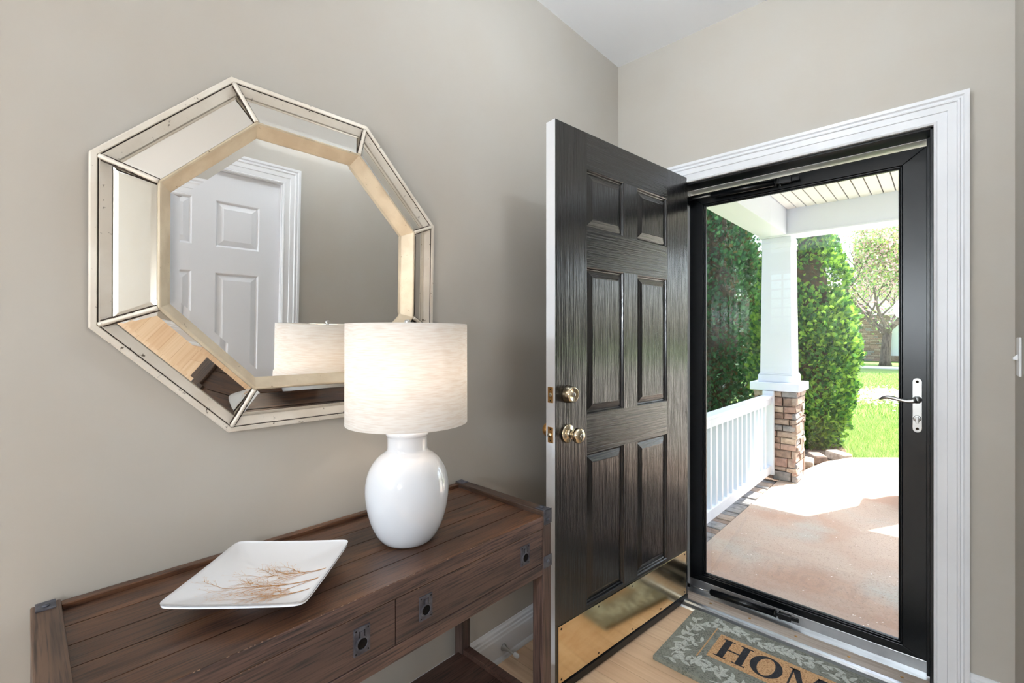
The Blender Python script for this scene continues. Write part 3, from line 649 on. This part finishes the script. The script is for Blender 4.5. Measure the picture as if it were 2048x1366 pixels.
def stroke(p, q, w0, w1):
    """thin raised line on the glaze"""
    p, q = Vector(p), Vector(q); d = (q-p); L_ = d.length
    if L_ < 1e-5: return
    k = max(1, int(L_/.008)); nrm = Vector((-d.y, d.x)).normalized()
    for i in range(k):
        a, c = p+d*(i/k), p+d*((i+1)/k); wa, wc = w0+(w1-w0)*i/k, w0+(w1-w0)*(i+1)/k
        if max(abs(a.x), abs(a.y), abs(c.x), abs(c.y)) > hw*.985: continue
        P = [a+nrm*wa, a-nrm*wa, c-nrm*wc, c+nrm*wc]; b.poly([(t.x, t.y, plsurf(t.x, t.y)) for t in P], 1)
def twig(p, ang, L_, w_, dep):
    k = 5; a = ang; cur = Vector(p)
    for i in range(k):
        a += random.uniform(-.13, .13); nx = cur+Vector((math.cos(a), math.sin(a)))*(L_/k); ww = w_*(1-.5*i/k)
        stroke(cur, nx, ww, ww*.9); cur = nx
        if dep > 0 and i >= 1:
            for s_ in ((-1, 1) if random.random() < .6 else (random.choice((-1, 1)),)): twig(cur, a+s_*random.uniform(.35, .75), L_*random.uniform(.28, .45), ww*.6, dep-1)
    if dep <= 1:
        for s_ in (-.5, .5): stroke(cur, cur+Vector((math.cos(a+s_), math.sin(a+s_)))*.005, w_*.8, w_*.4)
# in plate axes the picture's right edge is local -y (towards +x world); branches grow from it towards the front-left corner
E_ = [((.030, -.126), 3.02), ((-.022, -.127), 3.02), ((-.082, -.127), 3.02)]
def W2L(x, y):   # world offset from plate centre to plate axes
    c, s_ = math.cos(-PI/4), math.sin(-PI/4); return (x*c-y*s_, x*s_+y*c)
PLATE_BR = [((.085, .088), (.030, .000), .13, 1), ((.112, .060), (.028, -.072), .175, 1.25), ((.140, .030), (.078, -.060), .10, .9)]
for st, en, L_, wk in PLATE_BR:
    p = W2L(*st); q_ = W2L(*en); ang = math.atan2(q_[1]-p[1], q_[0]-p[0])
    twig(p, ang, L_, .0012*wk, 2)
    twig(p, ang+.16, L_*.75, .0008*wk, 2); twig(p, ang-.13, L_*.8, .0008*wk, 2)
b.build('plate_body', [M['plate'], M['gold_line']], pl, recalc=False)

# ------------------------------------------------------------ door mat
MX0, MX1, MY0, MY1, MH = -.832, -.045, 1.698, 2.122, .018
b = MB(); n = 70; m_ = 40
b.box(MX0, MX1, MY0, MY1, 0.0005, MH-.001, 0)
b.box(MX0+.001, MX1-.001, MY0+.001, MY1-.001, MH-.002, MH, 0)
zt = MH+.0006
PX0, PX1, PY0, PY1 = -.680, -.197, 1.842, 2.014
b.box(PX0, PX1, PY0, PY1, MH-.001, zt, 2)
for (x0, x1, y0, y1) in ((PX0-.028, PX0-.023, PY0-.03, PY1+.03), (PX1+.023, PX1+.028, PY0-.03, PY1+.03)): b.box(x0, x1, y0, y1, MH-.001, zt, 2)
zi = zt+.0006
def P2(pts, mi, z0=MH-.001, z1=None): b.prism([(x, y, z0) for x, y in pts], (0, 0, (z1 or zi)-z0), mi)
def glyph(ch, x, y, w_, h):
    def R(a, c, d, e): P2([(x+a*w_, y+d*h), (x+c*w_, y+d*h), (x+c*w_, y+e*h), (x+a*w_, y+e*h)], 3)
    def Q(*p): P2([(x+a*w_, y+c*h) for a, c in p], 3)
    if ch == 'H':
        for s0 in (.08, .70): R(s0, s0+.22, 0.03, .97); R(s0-.1, s0+.32, 0, .045); R(s0-.1, s0+.32, .955, 1)
        R(.28, .72, .47, .525)
    if ch == 'O':
        k = 40
        for i in range(k):
            a, c = 2*PI*i/k, 2*PI*(i+1)/k
            Q((.5+.5*math.cos(a), .5+.51*math.sin(a)), (.5+.5*math.cos(c), .5+.51*math.sin(c)), (.5+.27*math.cos(c+.12), .5+.44*math.sin(c+.12)), (.5+.27*math.cos(a+.12), .5+.44*math.sin(a+.12)))
    if ch == 'M':
        R(.10, .15, .03, .97); R(0, .25, 0, .045); R(0, .28, .955, 1); R(.76, .93, .03, .97); R(.68, 1.0, 0, .045); R(.74, 1.0, .955, 1)
        Q((.08, 1), (.28, 1), (.53, .22), (.46, .05)); Q((.76, 1), (.82, 1), (.50, .05), (.46, .1))
    if ch == 'E':
        R(.1, .36, .03, .97); R(0, .92, 0, .05); R(0, .88, .95, 1); R(.3, .7, .48, .53); Q((.92, 0), (.84, .0), (.95, .28), (.98, .28)); Q((.88, 1), (.8, 1), (.90, .74), (.93, .74)); R(.66, .71, .38, .63)
gy, gh = 1.864, .128
for ch, x, w_ in (('H', -.660, .110), ('O', -.543, .108), ('M', -.425, .125), ('E', -.292, .080)): glyph(ch, x, gy, w_, gh)
def leaf2(x, y, a, L_, W_):
    if not (MX0+.01 < x < MX1-.01 and MY0+.01 < y < MY1-.01): return
    ex, ey = x+L_*math.cos(a), y+L_*math.sin(a)
    if not (MX0+.004 < ex < MX1-.004 and MY0+.004 < ey < MY1-.004): return
    for t in (.5, 1):
        px, py = x+L_*t*math.cos(a), y+L_*t*math.sin(a)
        if PX0-.032 < px < PX1+.032 and PY0-.006 < py < PY1+.006: return
    k = 6; P = []
    for i in range(k+1): t = i/k; wd = W_*math.sin(PI*t)**.8*(1.15-.3*t); P.append((x+L_*t*math.cos(a)-wd*math.sin(a), y+L_*t*math.sin(a)+wd*math.cos(a)))
    for i in range(k-1, 0, -1): t = i/k; wd = W_*math.sin(PI*t)**.8*(1.15-.3*t); P.append((x+L_*t*math.cos(a)+wd*math.sin(a), y+L_*t*math.sin(a)-wd*math.cos(a)))
    P2(P, 1, z1=zt+random.uniform(.0002, .0014))
def vine(x, y, a, L_, curl):
    k = int(L_/.021); pts = [(x, y)]
    for i in range(k):
        a += curl+random.uniform(-.08, .08); x2, y2 = x+.021*math.cos(a), y+.021*math.sin(a)
        if not (MX0+.01 < x2 < MX1-.01 and MY0+.01 < y2 < MY1-.01): break
        if PX0-.034 < x2 < PX1+.034 and PY0-.008 < y2 < PY1+.008: break
        nx, ny = -math.sin(a)*.0017, math.cos(a)*.0017
        P2([(x+nx, y+ny), (x-nx, y-ny), (x2-nx, y2-ny), (x2+nx, y2+ny)], 1, z1=zt+random.uniform(.0002, .0012))
        x, y = x2, y2
        s_ = 1 if i % 2 else -1
        leaf2(x, y, a+s_*.8, random.uniform(.034, .046), .0072)
        if i % 3 == 2: leaf2(x, y, a-s_*.95, .022, .0075)
random.seed(3)
for (x, y, a, L_, c_) in ((-.80, 1.72, .4, .30, .06), (-.78, 1.75, 1.6, .34, -.09), (-.80, 2.00, .3, .26, .05), (-.815, 1.86, 1.0, .2, .12), (-.70, 2.085, -.25, .3, .05), (-.55, 2.04, .6, .2, -.12), (-.44, 2.10, -.5, .2, .14), (-.33, 2.04, .5, .25, -.1),
                         (-.2, 2.10, -.5, .3, .07), (-.12, 2.0, -1.7, .3, .05), (-.10, 1.78, -2.6, .3, -.05), (-.62, 1.71, .5, .28, -.07), (-.45, 1.83, -1.0, .2, .12), (-.30, 1.72, 2.4, .25, -.1), (-.30, 1.82, -.6, .2, .1), (-.75, 1.95, -2.2, .2, .14), (-.72, 1.80, -.9, .14, .2), (-.5, 1.75, 2.6, .2, .1), (-.76, 2.05, .9, .1, -.1), (-.15, 1.9, .9, .2, .15)):
    vine(x, y, a, L_, c_)
o = b.build('door_mat', [M['mat_green'], M['mat_leaf'], M['mat_tan'], M['mat_ink']]); tag(o, 'grey green door mat reading HOME on the oak floor by the threshold', 'door mat')

# ------------------------------------------------------------ door stop, light switch
ds = empty('door_stop', (WX+.0145, 1.297, .047)); tag(ds, 'small metal door stop with white rubber tip on the left baseboard', 'door stop')
b = MB(); b.lathe([(0, 0), (.014, 0), (.0125, .004), (.0075, .016), (.0055, .030), (.0042, .060), (0, .060)], axis='X', n=20); b.build('rod', M['nickel'], ds)
b = MB(); b.lathe([(0, .058), (.0065, .058), (.0085, .062), (.0085, .076), (.006, .080), (0, .080)], axis='X', n=20); b.build('rubber_tip', M['plastic'], ds)
ls = empty('light_switch', (RX, 2.052, 1.208)); tag(ls, 'white toggle light switch on the wall right of the front door', 'light switch')
b = MB(); b.box(-.006, 0, -.036, .036, -.059, .059); b.build('cover_plate', M['plastic'], ls, bevel=.003)
b = MB(); b.prism([(-.005, -.004, -.010), (-.005, -.004, .010), (-.016, -.004, -.002), (-.016, -.004, -.008)], (0, .008, 0)); b.build('toggle', M['plastic'], ls, bevel=.001)

# ------------------------------------------------------------ porch
PZ = -.12; GZ = -.22
b = MB(); b.box(-1.17, 2.6, WY+WT, 5.265, -.4, PZ); struct('porch_floor', b, M['concrete'], bevel=.006)
b = MB(); b.prism([(-1.10, 5.288, -.4), (-1.06, 5.75, -.4), (-.98, 6.2, -.4), (-.80, 6.62, -.4), (-.42, 6.98, -.4), (.6, 7.6, -.4), (3.2, 8.3, -.4), (3.2, 5.288, -.4)], (0, 0, .4+PZ-.012)); struct('walkway', b, M['concrete2'], bevel=.008)
# stone edging along the railing
b = MB(); y = 2.4; random.seed(5)
b.box(-1.40, -1.172, 2.38, 5.02, -.4, PZ-.02, 5)
while y < 4.95:
    L_ = random.uniform(.07, .15); x = -1.175; L_ = min(L_, 5.0-y)
    x2 = x-random.uniform(.10, .16); b.box(x2, x-.001, y, y+L_-.008, PZ-.05, PZ+random.uniform(-.012, .003), random.choice((0, 1, 4, 1)))
    b.box(-1.40, x2-.008, y+.01, y+L_, PZ-.05, PZ+random.uniform(-.015, 0), random.choice((0, 1, 4)))
    y += L_
struct('stone_edging', b, ST+[M['mortar']], bevel=.006)
# house front outside (siding) above and beside the door so the porch is enclosed
b = MB(); b.box(OX1+.02, 3.2, WY+WT, WY+WT+.03, -.2, 3.2); b.box(-1.45, OX0-.02, WY+WT, WY+WT+.03, -.2, 3.2); b.box(OX0-.02, OX1+.02, WY+WT, WY+WT+.03, OZ+.02, 3.2); struct('house_front_siding', b, M['ext_white'])
# ceiling boards
b = MB(); x = -1.10; CZP = 2.506
while x < 2.5: b.box(x+.004, x+.077, WY+WT+.03, 5.05, CZP, CZP+.012); x += .081
b.box(-1.3, 2.6, WY+WT+.03, 5.3, CZP+.009, CZP+.06, 1); struct('porch_ceiling', b, [M['ext_ceil'], M['groove']], bevel=.002)
b = MB(); b.box(-1.6, 2.8, WY+WT+.03, 5.55, CZP+.06, CZP+.5); struct('porch_roof', b, M['roofm'])
BZ = 2.262
b = MB(); b.box(-1.33, 2.6, 5.05, 5.28, BZ, CZP+.01); b.box(-1.345, 2.6, 5.035, 5.295, BZ-.004, BZ+.014); struct('porch_beam_front', b, M['ext_white'], bevel=.003)
b = MB(); b.box(-1.33, -1.10, WY+WT+.03, 5.034, BZ, CZP+.01); struct('porch_beam_side', b, M['ext_white'], bevel=.003)

def pier_stones(b, cx, cy, hw_, z0, z1, seed):
    random.seed(seed); b.box(cx-hw_+.02, cx+hw_-.02, cy-hw_+.02, cy+hw_-.02, z0, z1, 5)
    for (ax, sg) in (('y', -1), ('x', 1), ('x', -1), ('y', 1)):
        z = z0
        while z < z1-.015:
            h = random.choice((.045, .06, .075, .09, .12)); h = min(h, z1-z)
            if z1-z-h < .02: h = z1-z
            t = -hw_+random.uniform(-.012, .006); end = hw_+random.uniform(-.006, .012)
            while t < end-.01:
                L_ = random.uniform(.12, .27) if h < .08 else random.uniform(.08, .19); L_ = min(L_, end-t)
                if end-t-L_ < .04: L_ = end-t
                subs = [(0, h)] if (h < .1 or random.random() < .55) else [(0, h*.5), (h*.5, h)]
                for s0, s1 in subs:
                    pr_ = hw_+random.uniform(-.006, .014); mi = random.choice((0, 0, 1, 2, 3, 4, 0, 2))
                    g_ = .0035; z_a, z_b = z+s0+g_, z+s1-g_
                    u0, u1 = t+g_, t+L_-g_
                    jt = lambda: random.uniform(-.007, .007)
                    inner, out = hw_-.03, pr_
                    def P(u, z_, d): return (cx+u, cy+sg*d, z_) if ax == 'y' else (cx+sg*d, cy+u, z_)
                    k_ = .007
                    v = [P(u0, z_a, inner), P(u1, z_a, inner), P(u1, z_b, inner), P(u0, z_b, inner),
                         P(u0, z_a, out-k_), P(u1, z_a, out-k_), P(u1, z_b, out-k_), P(u0, z_b, out-k_),
                         P(u0+k_+jt(), z_a+k_+jt()*.6, out+jt()), P(u1-k_+jt(), z_a+k_+jt()*.6, out+jt()), P(u1-k_+jt(), z_b-k_+jt()*.6, out+jt()), P(u0+k_+jt(), z_b-k_+jt()*.6, out+jt())]
                    b.add(v, [(0, 3, 2, 1), (0, 1, 5, 4), (1, 2, 6, 5), (2, 3, 7, 6), (3, 0, 4, 7), (4, 5, 9, 8), (5, 6, 10, 9), (6, 7, 11, 10), (7, 4, 8, 11), (8, 9, 10, 11)], mi)
                t += L_
            z += h
def column(cx, cy, lab, seed):
    e = empty('porch_column', (cx, cy, PZ)); tag(e, lab, 'column')
    b = MB(); pier_stones(b, 0, 0, .182, 0, .868, seed); o = b.build('stone_pier', ST+[M['mortar']], e, bevel=.002); o['label'] = 'stacked tan and grey stone pier'
    b = MB(); b.box(-.215, .215, -.215, .215, .868, .948); b.build('pier_cap', M['ext_white'], e, bevel=.006)
    b = MB(); z0, z1, r0, r1 = .948, 2.378, .141, .124
    b.add([(sx*r0, sy*r0, z0) for sx, sy in ((-1, -1), (1, -1), (1, 1), (-1, 1))]+[(sx*r1, sy*r1, z1) for sx, sy in ((-1, -1), (1, -1), (1, 1), (-1, 1))], [(0, 1, 5, 4), (1, 2, 6, 5), (2, 3, 7, 6), (3, 0, 4, 7), (0, 3, 2, 1), (4, 5, 6, 7)])
    b.build('tapered_shaft', M['ext_white'], e, bevel=.003)
    b = MB(); b.box(-.156, .156, -.156, .156, .948, 1.02); b.box(-.149, .149, -.149, .149, 1.02, 1.035); b.build('base_moulding', M['ext_white'], e, bevel=.005)
    b = MB(); b.box(-.131, .131, -.131, .131, 2.27, 2.378); b.box(-.136, .136, -.136, .136, 2.318, 2.334); b.build('top_moulding', M['ext_white'], e, bevel=.005)
column(-1.205, 5.235-.005, 'white tapered porch column on a stacked stone pier at the railing', 11)
column(-.05, 5.235-.005, 'right-hand porch column on a stone pier beside the walkway', 12)
# railing
rl = empty('porch_railing', (-1.25, 2.42, PZ)); tag(rl, 'white wooden porch railing running to the stone pier', 'railing')
ry0, ry1 = 0.0, 2.595
b = MB(); b.box(-.045, .045, ry0, ry1, .800, .826); b.box(-.028, .028, ry0, ry1, .735, .800); b.build('top_rail', M['ext_white'], rl, bevel=.004)
b = MB(); b.box(-.028, .028, ry0, ry1, .062, .142); b.build('bottom_rail', M['ext_white'], rl, bevel=.004)
b = MB(); b.box(-.05, .05, ry1-.02, ry1+.012, .05, .866); b.build('end_post', M['ext_white'], rl, bevel=.003)
b0 = None; k = 0
y = .07
while y < 2.5:
    if b0 is None:
        b = MB(); b.box(-.019, .019, -.019, .019, .140, .737); b0 = b.build('baluster', M['ext_white'], rl, bevel=.002); b0.location = (0, y, 0)
    else:
        c = b0.copy(); COL.objects.link(c); c.parent = rl; c.location = (0, y, 0)
    y += .118
b = MB(); b.box(3.3, 3.5, WY+WT, 6, -.3, 3.2)  # unseen wall added to whiten the reflections on the black front door
for i in range(22): b.box(3.285, 3.3, WY+WT, 6, -.25+i*.155, -.25+i*.155+.148)
struct('garage_wing_wall', b, M['ext_white'])
# garden edging stones
gs = [(-1.13, 5.55, .3, .22, .13, 'front garden edging block beside the stone pier'), (-1.10, 5.84, -.2, .20, .12, 'second garden edging block behind the stone pier'),
      (-1.05, 6.15, .15, .22, .12, 'middle garden edging block under the bright evergreen'), (-.99, 6.46, .5, .20, .13, 'garden edging block right of the bright evergreen trunk'), (-.82, 6.76, .85, .22, .13, 'last garden edging block next to the lawn')]
for i, (x, y, a, s_, h, lab) in enumerate(gs):
    b = MB(); b.box(-s_*.36, s_*.36, -s_*.56, s_*.56, 0, h*.8); o = b.build('garden_stone', M['ston'] if 'ston' in M else ST[(3, 0, 3, 4, 3)[i]], None, bevel=.02); o.location = (x-.10, y, GZ+.005); o.rotation_euler = (0, 0, a)
    tag(o, lab, 'stone', 'garden edging blocks')
# ground
b = MB(); b.box(-60, 60, 5.0, 90, GZ-.3, GZ-.02); b.box(-60, -1.42, 2.2, 5.0, GZ-.3, GZ-.02); struct('lawn', b, M['lawn'])
b = MB(); b.prism([(-5, 5.3, GZ-.03), (-1.02, 5.27, GZ-.03), (-1.0, 6.1, GZ-.03), (-.7, 6.75, GZ-.03), (-.85, 7.3, GZ-.03), (-1.2, 8.4, GZ-.03), (-5, 9.5, GZ-.03)], (0, 0, .035)); struct('planting_bed', b, M['soil'])
b = MB(); b.box(-30, 30, 28.6, 30.4, GZ-.02, GZ+.02); struct('sidewalk', b, M['sidewalk'])
b = MB(); b.box(1.3, 12, 8.3, 30, GZ-.02, GZ+.01); b.box(3.2, 12, 6.1, 8.3, GZ-.02, GZ+.01); struct('driveway', b, M['concrete2'])  # unseen paving added at the right to brighten the front door's reflection

def in_poly(px, py, poly):
    c = np.zeros(len(px), bool); n = len(poly)
    for i in range(n):
        x0, y0 = poly[i]; x1, y1 = poly[(i+1) % n]
        hit = ((y0 > py) != (y1 > py)) & (px < (x1-x0)*(py-y0)/((y1-y0)+1e-12)+x0); c ^= hit
    return c
G = [leaf_mat('grass_blade', S(150, 178, 108)), leaf_mat('pale_grass_blade', S(198, 216, 160)), leaf_mat('deep_grass_blade', S(104, 140, 76))]
def grass(name, N_, poly, hmin, hmax, wd):
    xs = np.array([p[0] for p in poly]); ys = np.array([p[1] for p in poly])
    px = rng.uniform(xs.min(), xs.max(), N_*3); py = rng.uniform(ys.min(), ys.max(), N_*3); k = in_poly(px, py, poly); px, py = px[k][:N_], py[k][:N_]
    n = len(px); a = rng.uniform(0, 2*PI, n); h = rng.uniform(hmin, hmax, n); tl = rng.uniform(.1, .7, n)*h; b_ = rng.uniform(0, 2*PI, n)
    base = np.stack([px, py, np.full(n, GZ-.02)], 1); s_ = np.stack([np.cos(a), np.sin(a), 0*a], 1)*wd
    tip = base+np.stack([np.cos(b_)*tl, np.sin(b_)*tl, h], 1)
    v = np.stack([base-s_, base+s_, tip], 1).reshape(-1, 3)
    o = np_mesh(name, v, 3, rng.integers(0, 3, n), G); return o
gp = [(-.80, 6.85), (-.42, 7.05), (.6, 7.66), (1.25, 7.9), (1.25, 10.5), (-2.0, 10.5), (-1.4, 8.6), (-.95, 7.5)]
o = grass('lawn_grass', 70000, gp, .05, .11, .004); tag(o, 'bright green grass of the front lawn beside the walkway', 'grass', kind='stuff')
o = grass('lawn_grass', 60000, [(-2.0, 10.5), (1.25, 10.5), (1.25, 24), (-4.5, 24)], .06, .13, .010); tag(o, 'sunlit grass of the far lawn before the neighbouring house', 'grass', kind='stuff')
# fallen petals
n = 2600; px = rng.normal(-1.05, .75, n); py = rng.normal(14.6, 1.0, n); pz = rng.uniform(GZ+.05, GZ+.11, n); a = rng.uniform(0, 2*PI, n); r_ = rng.uniform(.015, .035, n)
c = np.stack([px, py, pz], 1); e1 = np.stack([np.cos(a), np.sin(a), .5*np.sin(a*3)], 1)*r_[:, None]; e2 = np.stack([-np.sin(a), np.cos(a), .4*np.cos(a*2)], 1)*r_[:, None]
PETAL = [leaf_mat('white_petal', S(240, 228, 234), .2), leaf_mat('pink_petal', S(222, 172, 196), .25)]
o = np_mesh('fallen_petals', np.stack([c-e1, c-e2, c+e1, c+e2], 1).reshape(-1, 3), 4, rng.integers(0, 2, n), PETAL); tag(o, 'scattered white and pink petals lying on the lawn', 'petals', kind='stuff')
n = 160; px = rng.uniform(-1.1, .2, n); py = rng.uniform(2.45, 5.2, n); a = rng.uniform(0, 2*PI, n); r_ = rng.uniform(.003, .007, n)
c = np.stack([px, py, np.full(n, PZ+.003)], 1); e1 = np.stack([np.cos(a), np.sin(a), 0*a], 1)*r_[:, None]; e2 = np.stack([-np.sin(a), np.cos(a), 0*a], 1)*r_[:, None]*.5
o = np_mesh('porch_petals', np.stack([c-e1, c-e2, c+e1, c+e2], 1).reshape(-1, 3), 4, np.zeros(n, int), PETAL); tag(o, 'tiny pale petals scattered on the porch floor', 'petals', kind='stuff')

# ------------------------------------------------------------ evergreens
def unit(v): return v/np.maximum(np.linalg.norm(v, axis=1, keepdims=True), 1e-9)
def arborvitae(name_lab, cx, cy, prof, nblob, nspray, mats, seed, size=(.05, .085), wsel=(.4, .35, .25), br=(.13, .26)):
    """prof: list of (z, radius). crown of lumps of flat scale-leaf sprays round a dark core."""
    g = np.random.default_rng(seed); e = empty('arborvitae', (cx, cy, GZ)); tag(e, name_lab, 'tree')
    zs = np.array([p[0] for p in prof]); rs = np.array([p[1] for p in prof])
    # blobs
    zz = g.uniform(zs[0], zs[-1], nblob*4); keep = g.uniform(0, rs.max(), nblob*4) < np.interp(zz, zs, rs)+.12; zz = zz[keep][:nblob]; n = len(zz)
    th = g.uniform(0, 2*PI, n); rr = np.interp(zz, zs, rs); Rb = g.uniform(br[0], br[1], n)*np.minimum(1, .45+rr)
    rad = np.maximum(rr-Rb*.75, 0)*g.uniform(.9, 1.06, n); B = np.stack([rad*np.cos(th), rad*np.sin(th), zz], 1)
    idx = g.choice(n, nspray, p=(Rb**2)/(Rb**2).sum())
    outd = np.stack([np.cos(th[idx]), np.sin(th[idx]), np.full(nspray, .25)], 1)
    d = unit(g.normal(size=(nspray, 3))+outd*1.1); pos = B[idx]+d*(Rb[idx]*g.uniform(.72, 1.05, nspray))[:, None]*np.array([1, 1, 1.25])
    dr = unit(d*1.0+np.array([0, 0, .75])+g.normal(size=(nspray, 3))*.35)
    side = unit(np.cross(dr, g.normal(size=(nspray, 3))))
    L_ = g.uniform(size[0], size[1], nspray)[:, None]
    tri = []; mi = []
    ms = g.choice(3, nspray, p=wsel)
    for t, ang, ln in ((0, .0, 1.0), (.12, .75, .62), (.12, -.75, .62), (.35, .65, .5), (.35, -.65, .5), (.6, .55, .36), (.6, -.55, .36)):
        a = pos+dr*L_*t; q = dr*math.cos(ang)+side*math.sin(ang); pp = (-dr*math.sin(ang)+side*math.cos(ang))*L_*.085
        tri.append(np.stack([a-pp, a+q*L_*ln*.55+pp*1.1, a+q*L_*ln], 1)); tri.append(np.stack([a-pp*.6, a+q*L_*ln, a+q*L_*ln*.5-pp*1.4], 1)); mi += [ms, ms]
    v = np.concatenate(tri).reshape(-1, 3); fo = np_mesh('foliage', v, 3, np.concatenate(mi), mats, e)
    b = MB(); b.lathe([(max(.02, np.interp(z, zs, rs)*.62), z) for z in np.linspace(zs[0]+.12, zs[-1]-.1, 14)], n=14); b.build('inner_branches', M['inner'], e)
    b = MB(); b.tube([(0, 0, -.02), (0, 0, .5)], [.06, .05], 10); b.build('trunk', M['bark'], e)
    return e
M['inner'] = mat('shaded_twigs', S(62, 58, 38), .95, bump=((25, 25, 25), 1, .03, 5), var=((12, 12, 12), S(96, 72, 48), .5, .7, 5))  # dark brown-green twigs of the crown's core
GA = [leaf_mat('arborvitae_green', S(84, 136, 70), .35), leaf_mat('arborvitae_lime', S(146, 186, 86), .4), leaf_mat('arborvitae_deep', S(42, 88, 52), .25)]
GB = [leaf_mat('hedge_green', S(56, 100, 66), .2), leaf_mat('hedge_light', S(82, 128, 84), .2), leaf_mat('hedge_brown', S(92, 84, 58), .2)]
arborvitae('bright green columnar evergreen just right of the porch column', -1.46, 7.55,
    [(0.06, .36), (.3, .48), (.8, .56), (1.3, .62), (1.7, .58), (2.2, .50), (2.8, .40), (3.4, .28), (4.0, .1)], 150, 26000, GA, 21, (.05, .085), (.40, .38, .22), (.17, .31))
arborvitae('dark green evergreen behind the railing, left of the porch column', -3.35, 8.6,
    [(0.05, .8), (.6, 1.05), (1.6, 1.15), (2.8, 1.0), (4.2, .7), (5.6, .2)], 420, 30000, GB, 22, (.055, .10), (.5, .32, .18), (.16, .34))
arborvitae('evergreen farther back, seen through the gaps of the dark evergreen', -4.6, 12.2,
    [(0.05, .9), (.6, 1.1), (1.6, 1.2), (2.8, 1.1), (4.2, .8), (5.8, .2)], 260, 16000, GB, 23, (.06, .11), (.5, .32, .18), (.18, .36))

# ------------------------------------------------------------ blossom tree
def blossom_tree(x, y, s_, lab, seed):
    random.seed(seed); e = empty('blossom_tree', (x, y, GZ)); tag(e, lab, 'tree'); g = np.random.default_rng(seed)
    b = MB(); tips = []
    def br(p, d, L_, r, dep):
        pts = [p]; cur = p; dd = d.copy()
        for i in range(5):
            dd = (dd+Vector((random.uniform(-.16, .16), random.uniform(-.16, .16), random.uniform(-.05, .12)))).normalized(); cur = cur+dd*(L_/5); pts.append(cur)
            if dep < 5: tips.append((cur, dep))
        b.tube(pts, [r*(1-.12*i) for i in range(6)], 7 if dep > 1 else 4)
        if dep == 0: return
        for k in range(3 if dep > 3 else 4):
            t = random.randint(2, 5); az = random.uniform(0, 2*PI); nd = (dd*.75+Vector((math.cos(az), math.sin(az), random.uniform(-.15, .5)))*.8).normalized()
            br(pts[t], nd, L_*random.uniform(.6, .8), r*.5, dep-1)
    b.tube([(0, 0, -.05), (0, 0, .3), (.03, 0, 1.0), (.1, 0, 1.9)], [.30, .24, .21, .19], 12)
    for az in (0.3, 1.5, 2.7, 3.6, 4.5, 5.5): br(Vector((.08, 0, 1.7+random.uniform(-.2, .3))), Vector((math.cos(az), math.sin(az), 1.0)).normalized(), 2.4*s_, .10, 4)
    b.build('trunk', M['bark'], e)
    P = np.array([tuple(t[0]) for t in tips]); n = 60000; idx = g.integers(0, len(P), n); pos = P[idx]+g.normal(size=(n, 3))*.42
    gone = (pos[:, 0]+.07*pos[:, 1] < -1.3) & (pos[:, 2] > 4.6) & (g.uniform(size=n) < .92); gone |= pos[:, 1] > 4.3; pos = pos[~gone]; n = len(pos)
    ax = unit(g.normal(size=(n, 3))); ay = unit(np.cross(ax, g.normal(size=(n, 3)))); r_ = g.uniform(.045, .085, n)[:, None]
    v = np.stack([pos-ax*r_, pos-ay*r_*.6, pos+ax*r_, pos+ay*r_*.6], 1)
    isl = g.uniform(size=n) < .5
    m1 = [leaf_mat('young_leaf', S(156, 196, 122), .5), leaf_mat('yellow_leaf', S(206, 220, 132), .5), leaf_mat('grey_leaf', S(116, 156, 104), .4)]
    k = isl.sum(); np_mesh('leaves', v[isl].reshape(-1, 3), 4, g.choice(3, k, p=(.5, .2, .3)), m1, e)
    k = (~isl).sum(); np_mesh('blossom', v[~isl].reshape(-1, 3), 4, g.integers(0, 2, k), [leaf_mat('blossom_pink', S(230, 180, 212), .4), leaf_mat('blossom_pale', S(244, 226, 236), .4)], e)
blossom_tree(-2.28, 32.0, 1.4, 'pink blossoming tree on the lawn before the neighbouring house', 5)

# ------------------------------------------------------------ neighbouring house
hs_ = empty('neighbour_house', (-3, 38, GZ)); tag(hs_, 'white neighbouring house with a brown stone wall section', 'house')
b = MB(); b.box(-9, 9, 0, 8, 0, 3.0); b.build('siding_wall', M['ext_white'], hs_)
b = MB(); pier = MB()
random.seed(9); z = 0
b.box(-1.0, .55, -.28, 0, 0, 3.0, 5)
while z < 2.95:
    h = random.uniform(.07, .14); x = -1.02
    while x < .55: L_ = min(random.uniform(.15, .45), .58-x); b.box(x, x+L_-.015, -.31-random.uniform(0, .03), -.27, z, z+h-.015, random.choice((0, 2, 4, 4, 1))); x += L_
    z += h
b.build('stone_wall', ST+[M['mortar']], hs_)
b = MB(); b.box(-9, 9, -.12, 0, 0, .35, 0)
for i in range(70): x = -9+18*i/70; b.box(x, x+.24, -.15, -.1, random.uniform(0, .05), .34, random.choice((0, 4, 1)))
b.build('stone_base', ST, hs_)
for x in (-2.6, 1.9):
    b = MB(); b.box(x-.75, x+.75, -.06, 0, .75, 2.3); o = b.build('window', M['ext_white'], hs_)
    b = MB(); b.box(x-.67, x+.67, -.075, -.055, .83, 2.22); b.build('pane', M['dark_pane'], o)
    b = MB(); b.box(x-.02, x+.02, -.085, -.05, .83, 2.22); b.box(x-.67, x+.67, -.085, -.05, 1.5, 1.54); b.build('muntin', M['ext_white'], o)
b = MB(); b.prism([(-9.5, -.6, 2.95), (-9.5, 4, 5.2), (-9.5, 8.6, 2.95)], (19, 0, 0)); b.build('roof', M['roofm'], hs_)
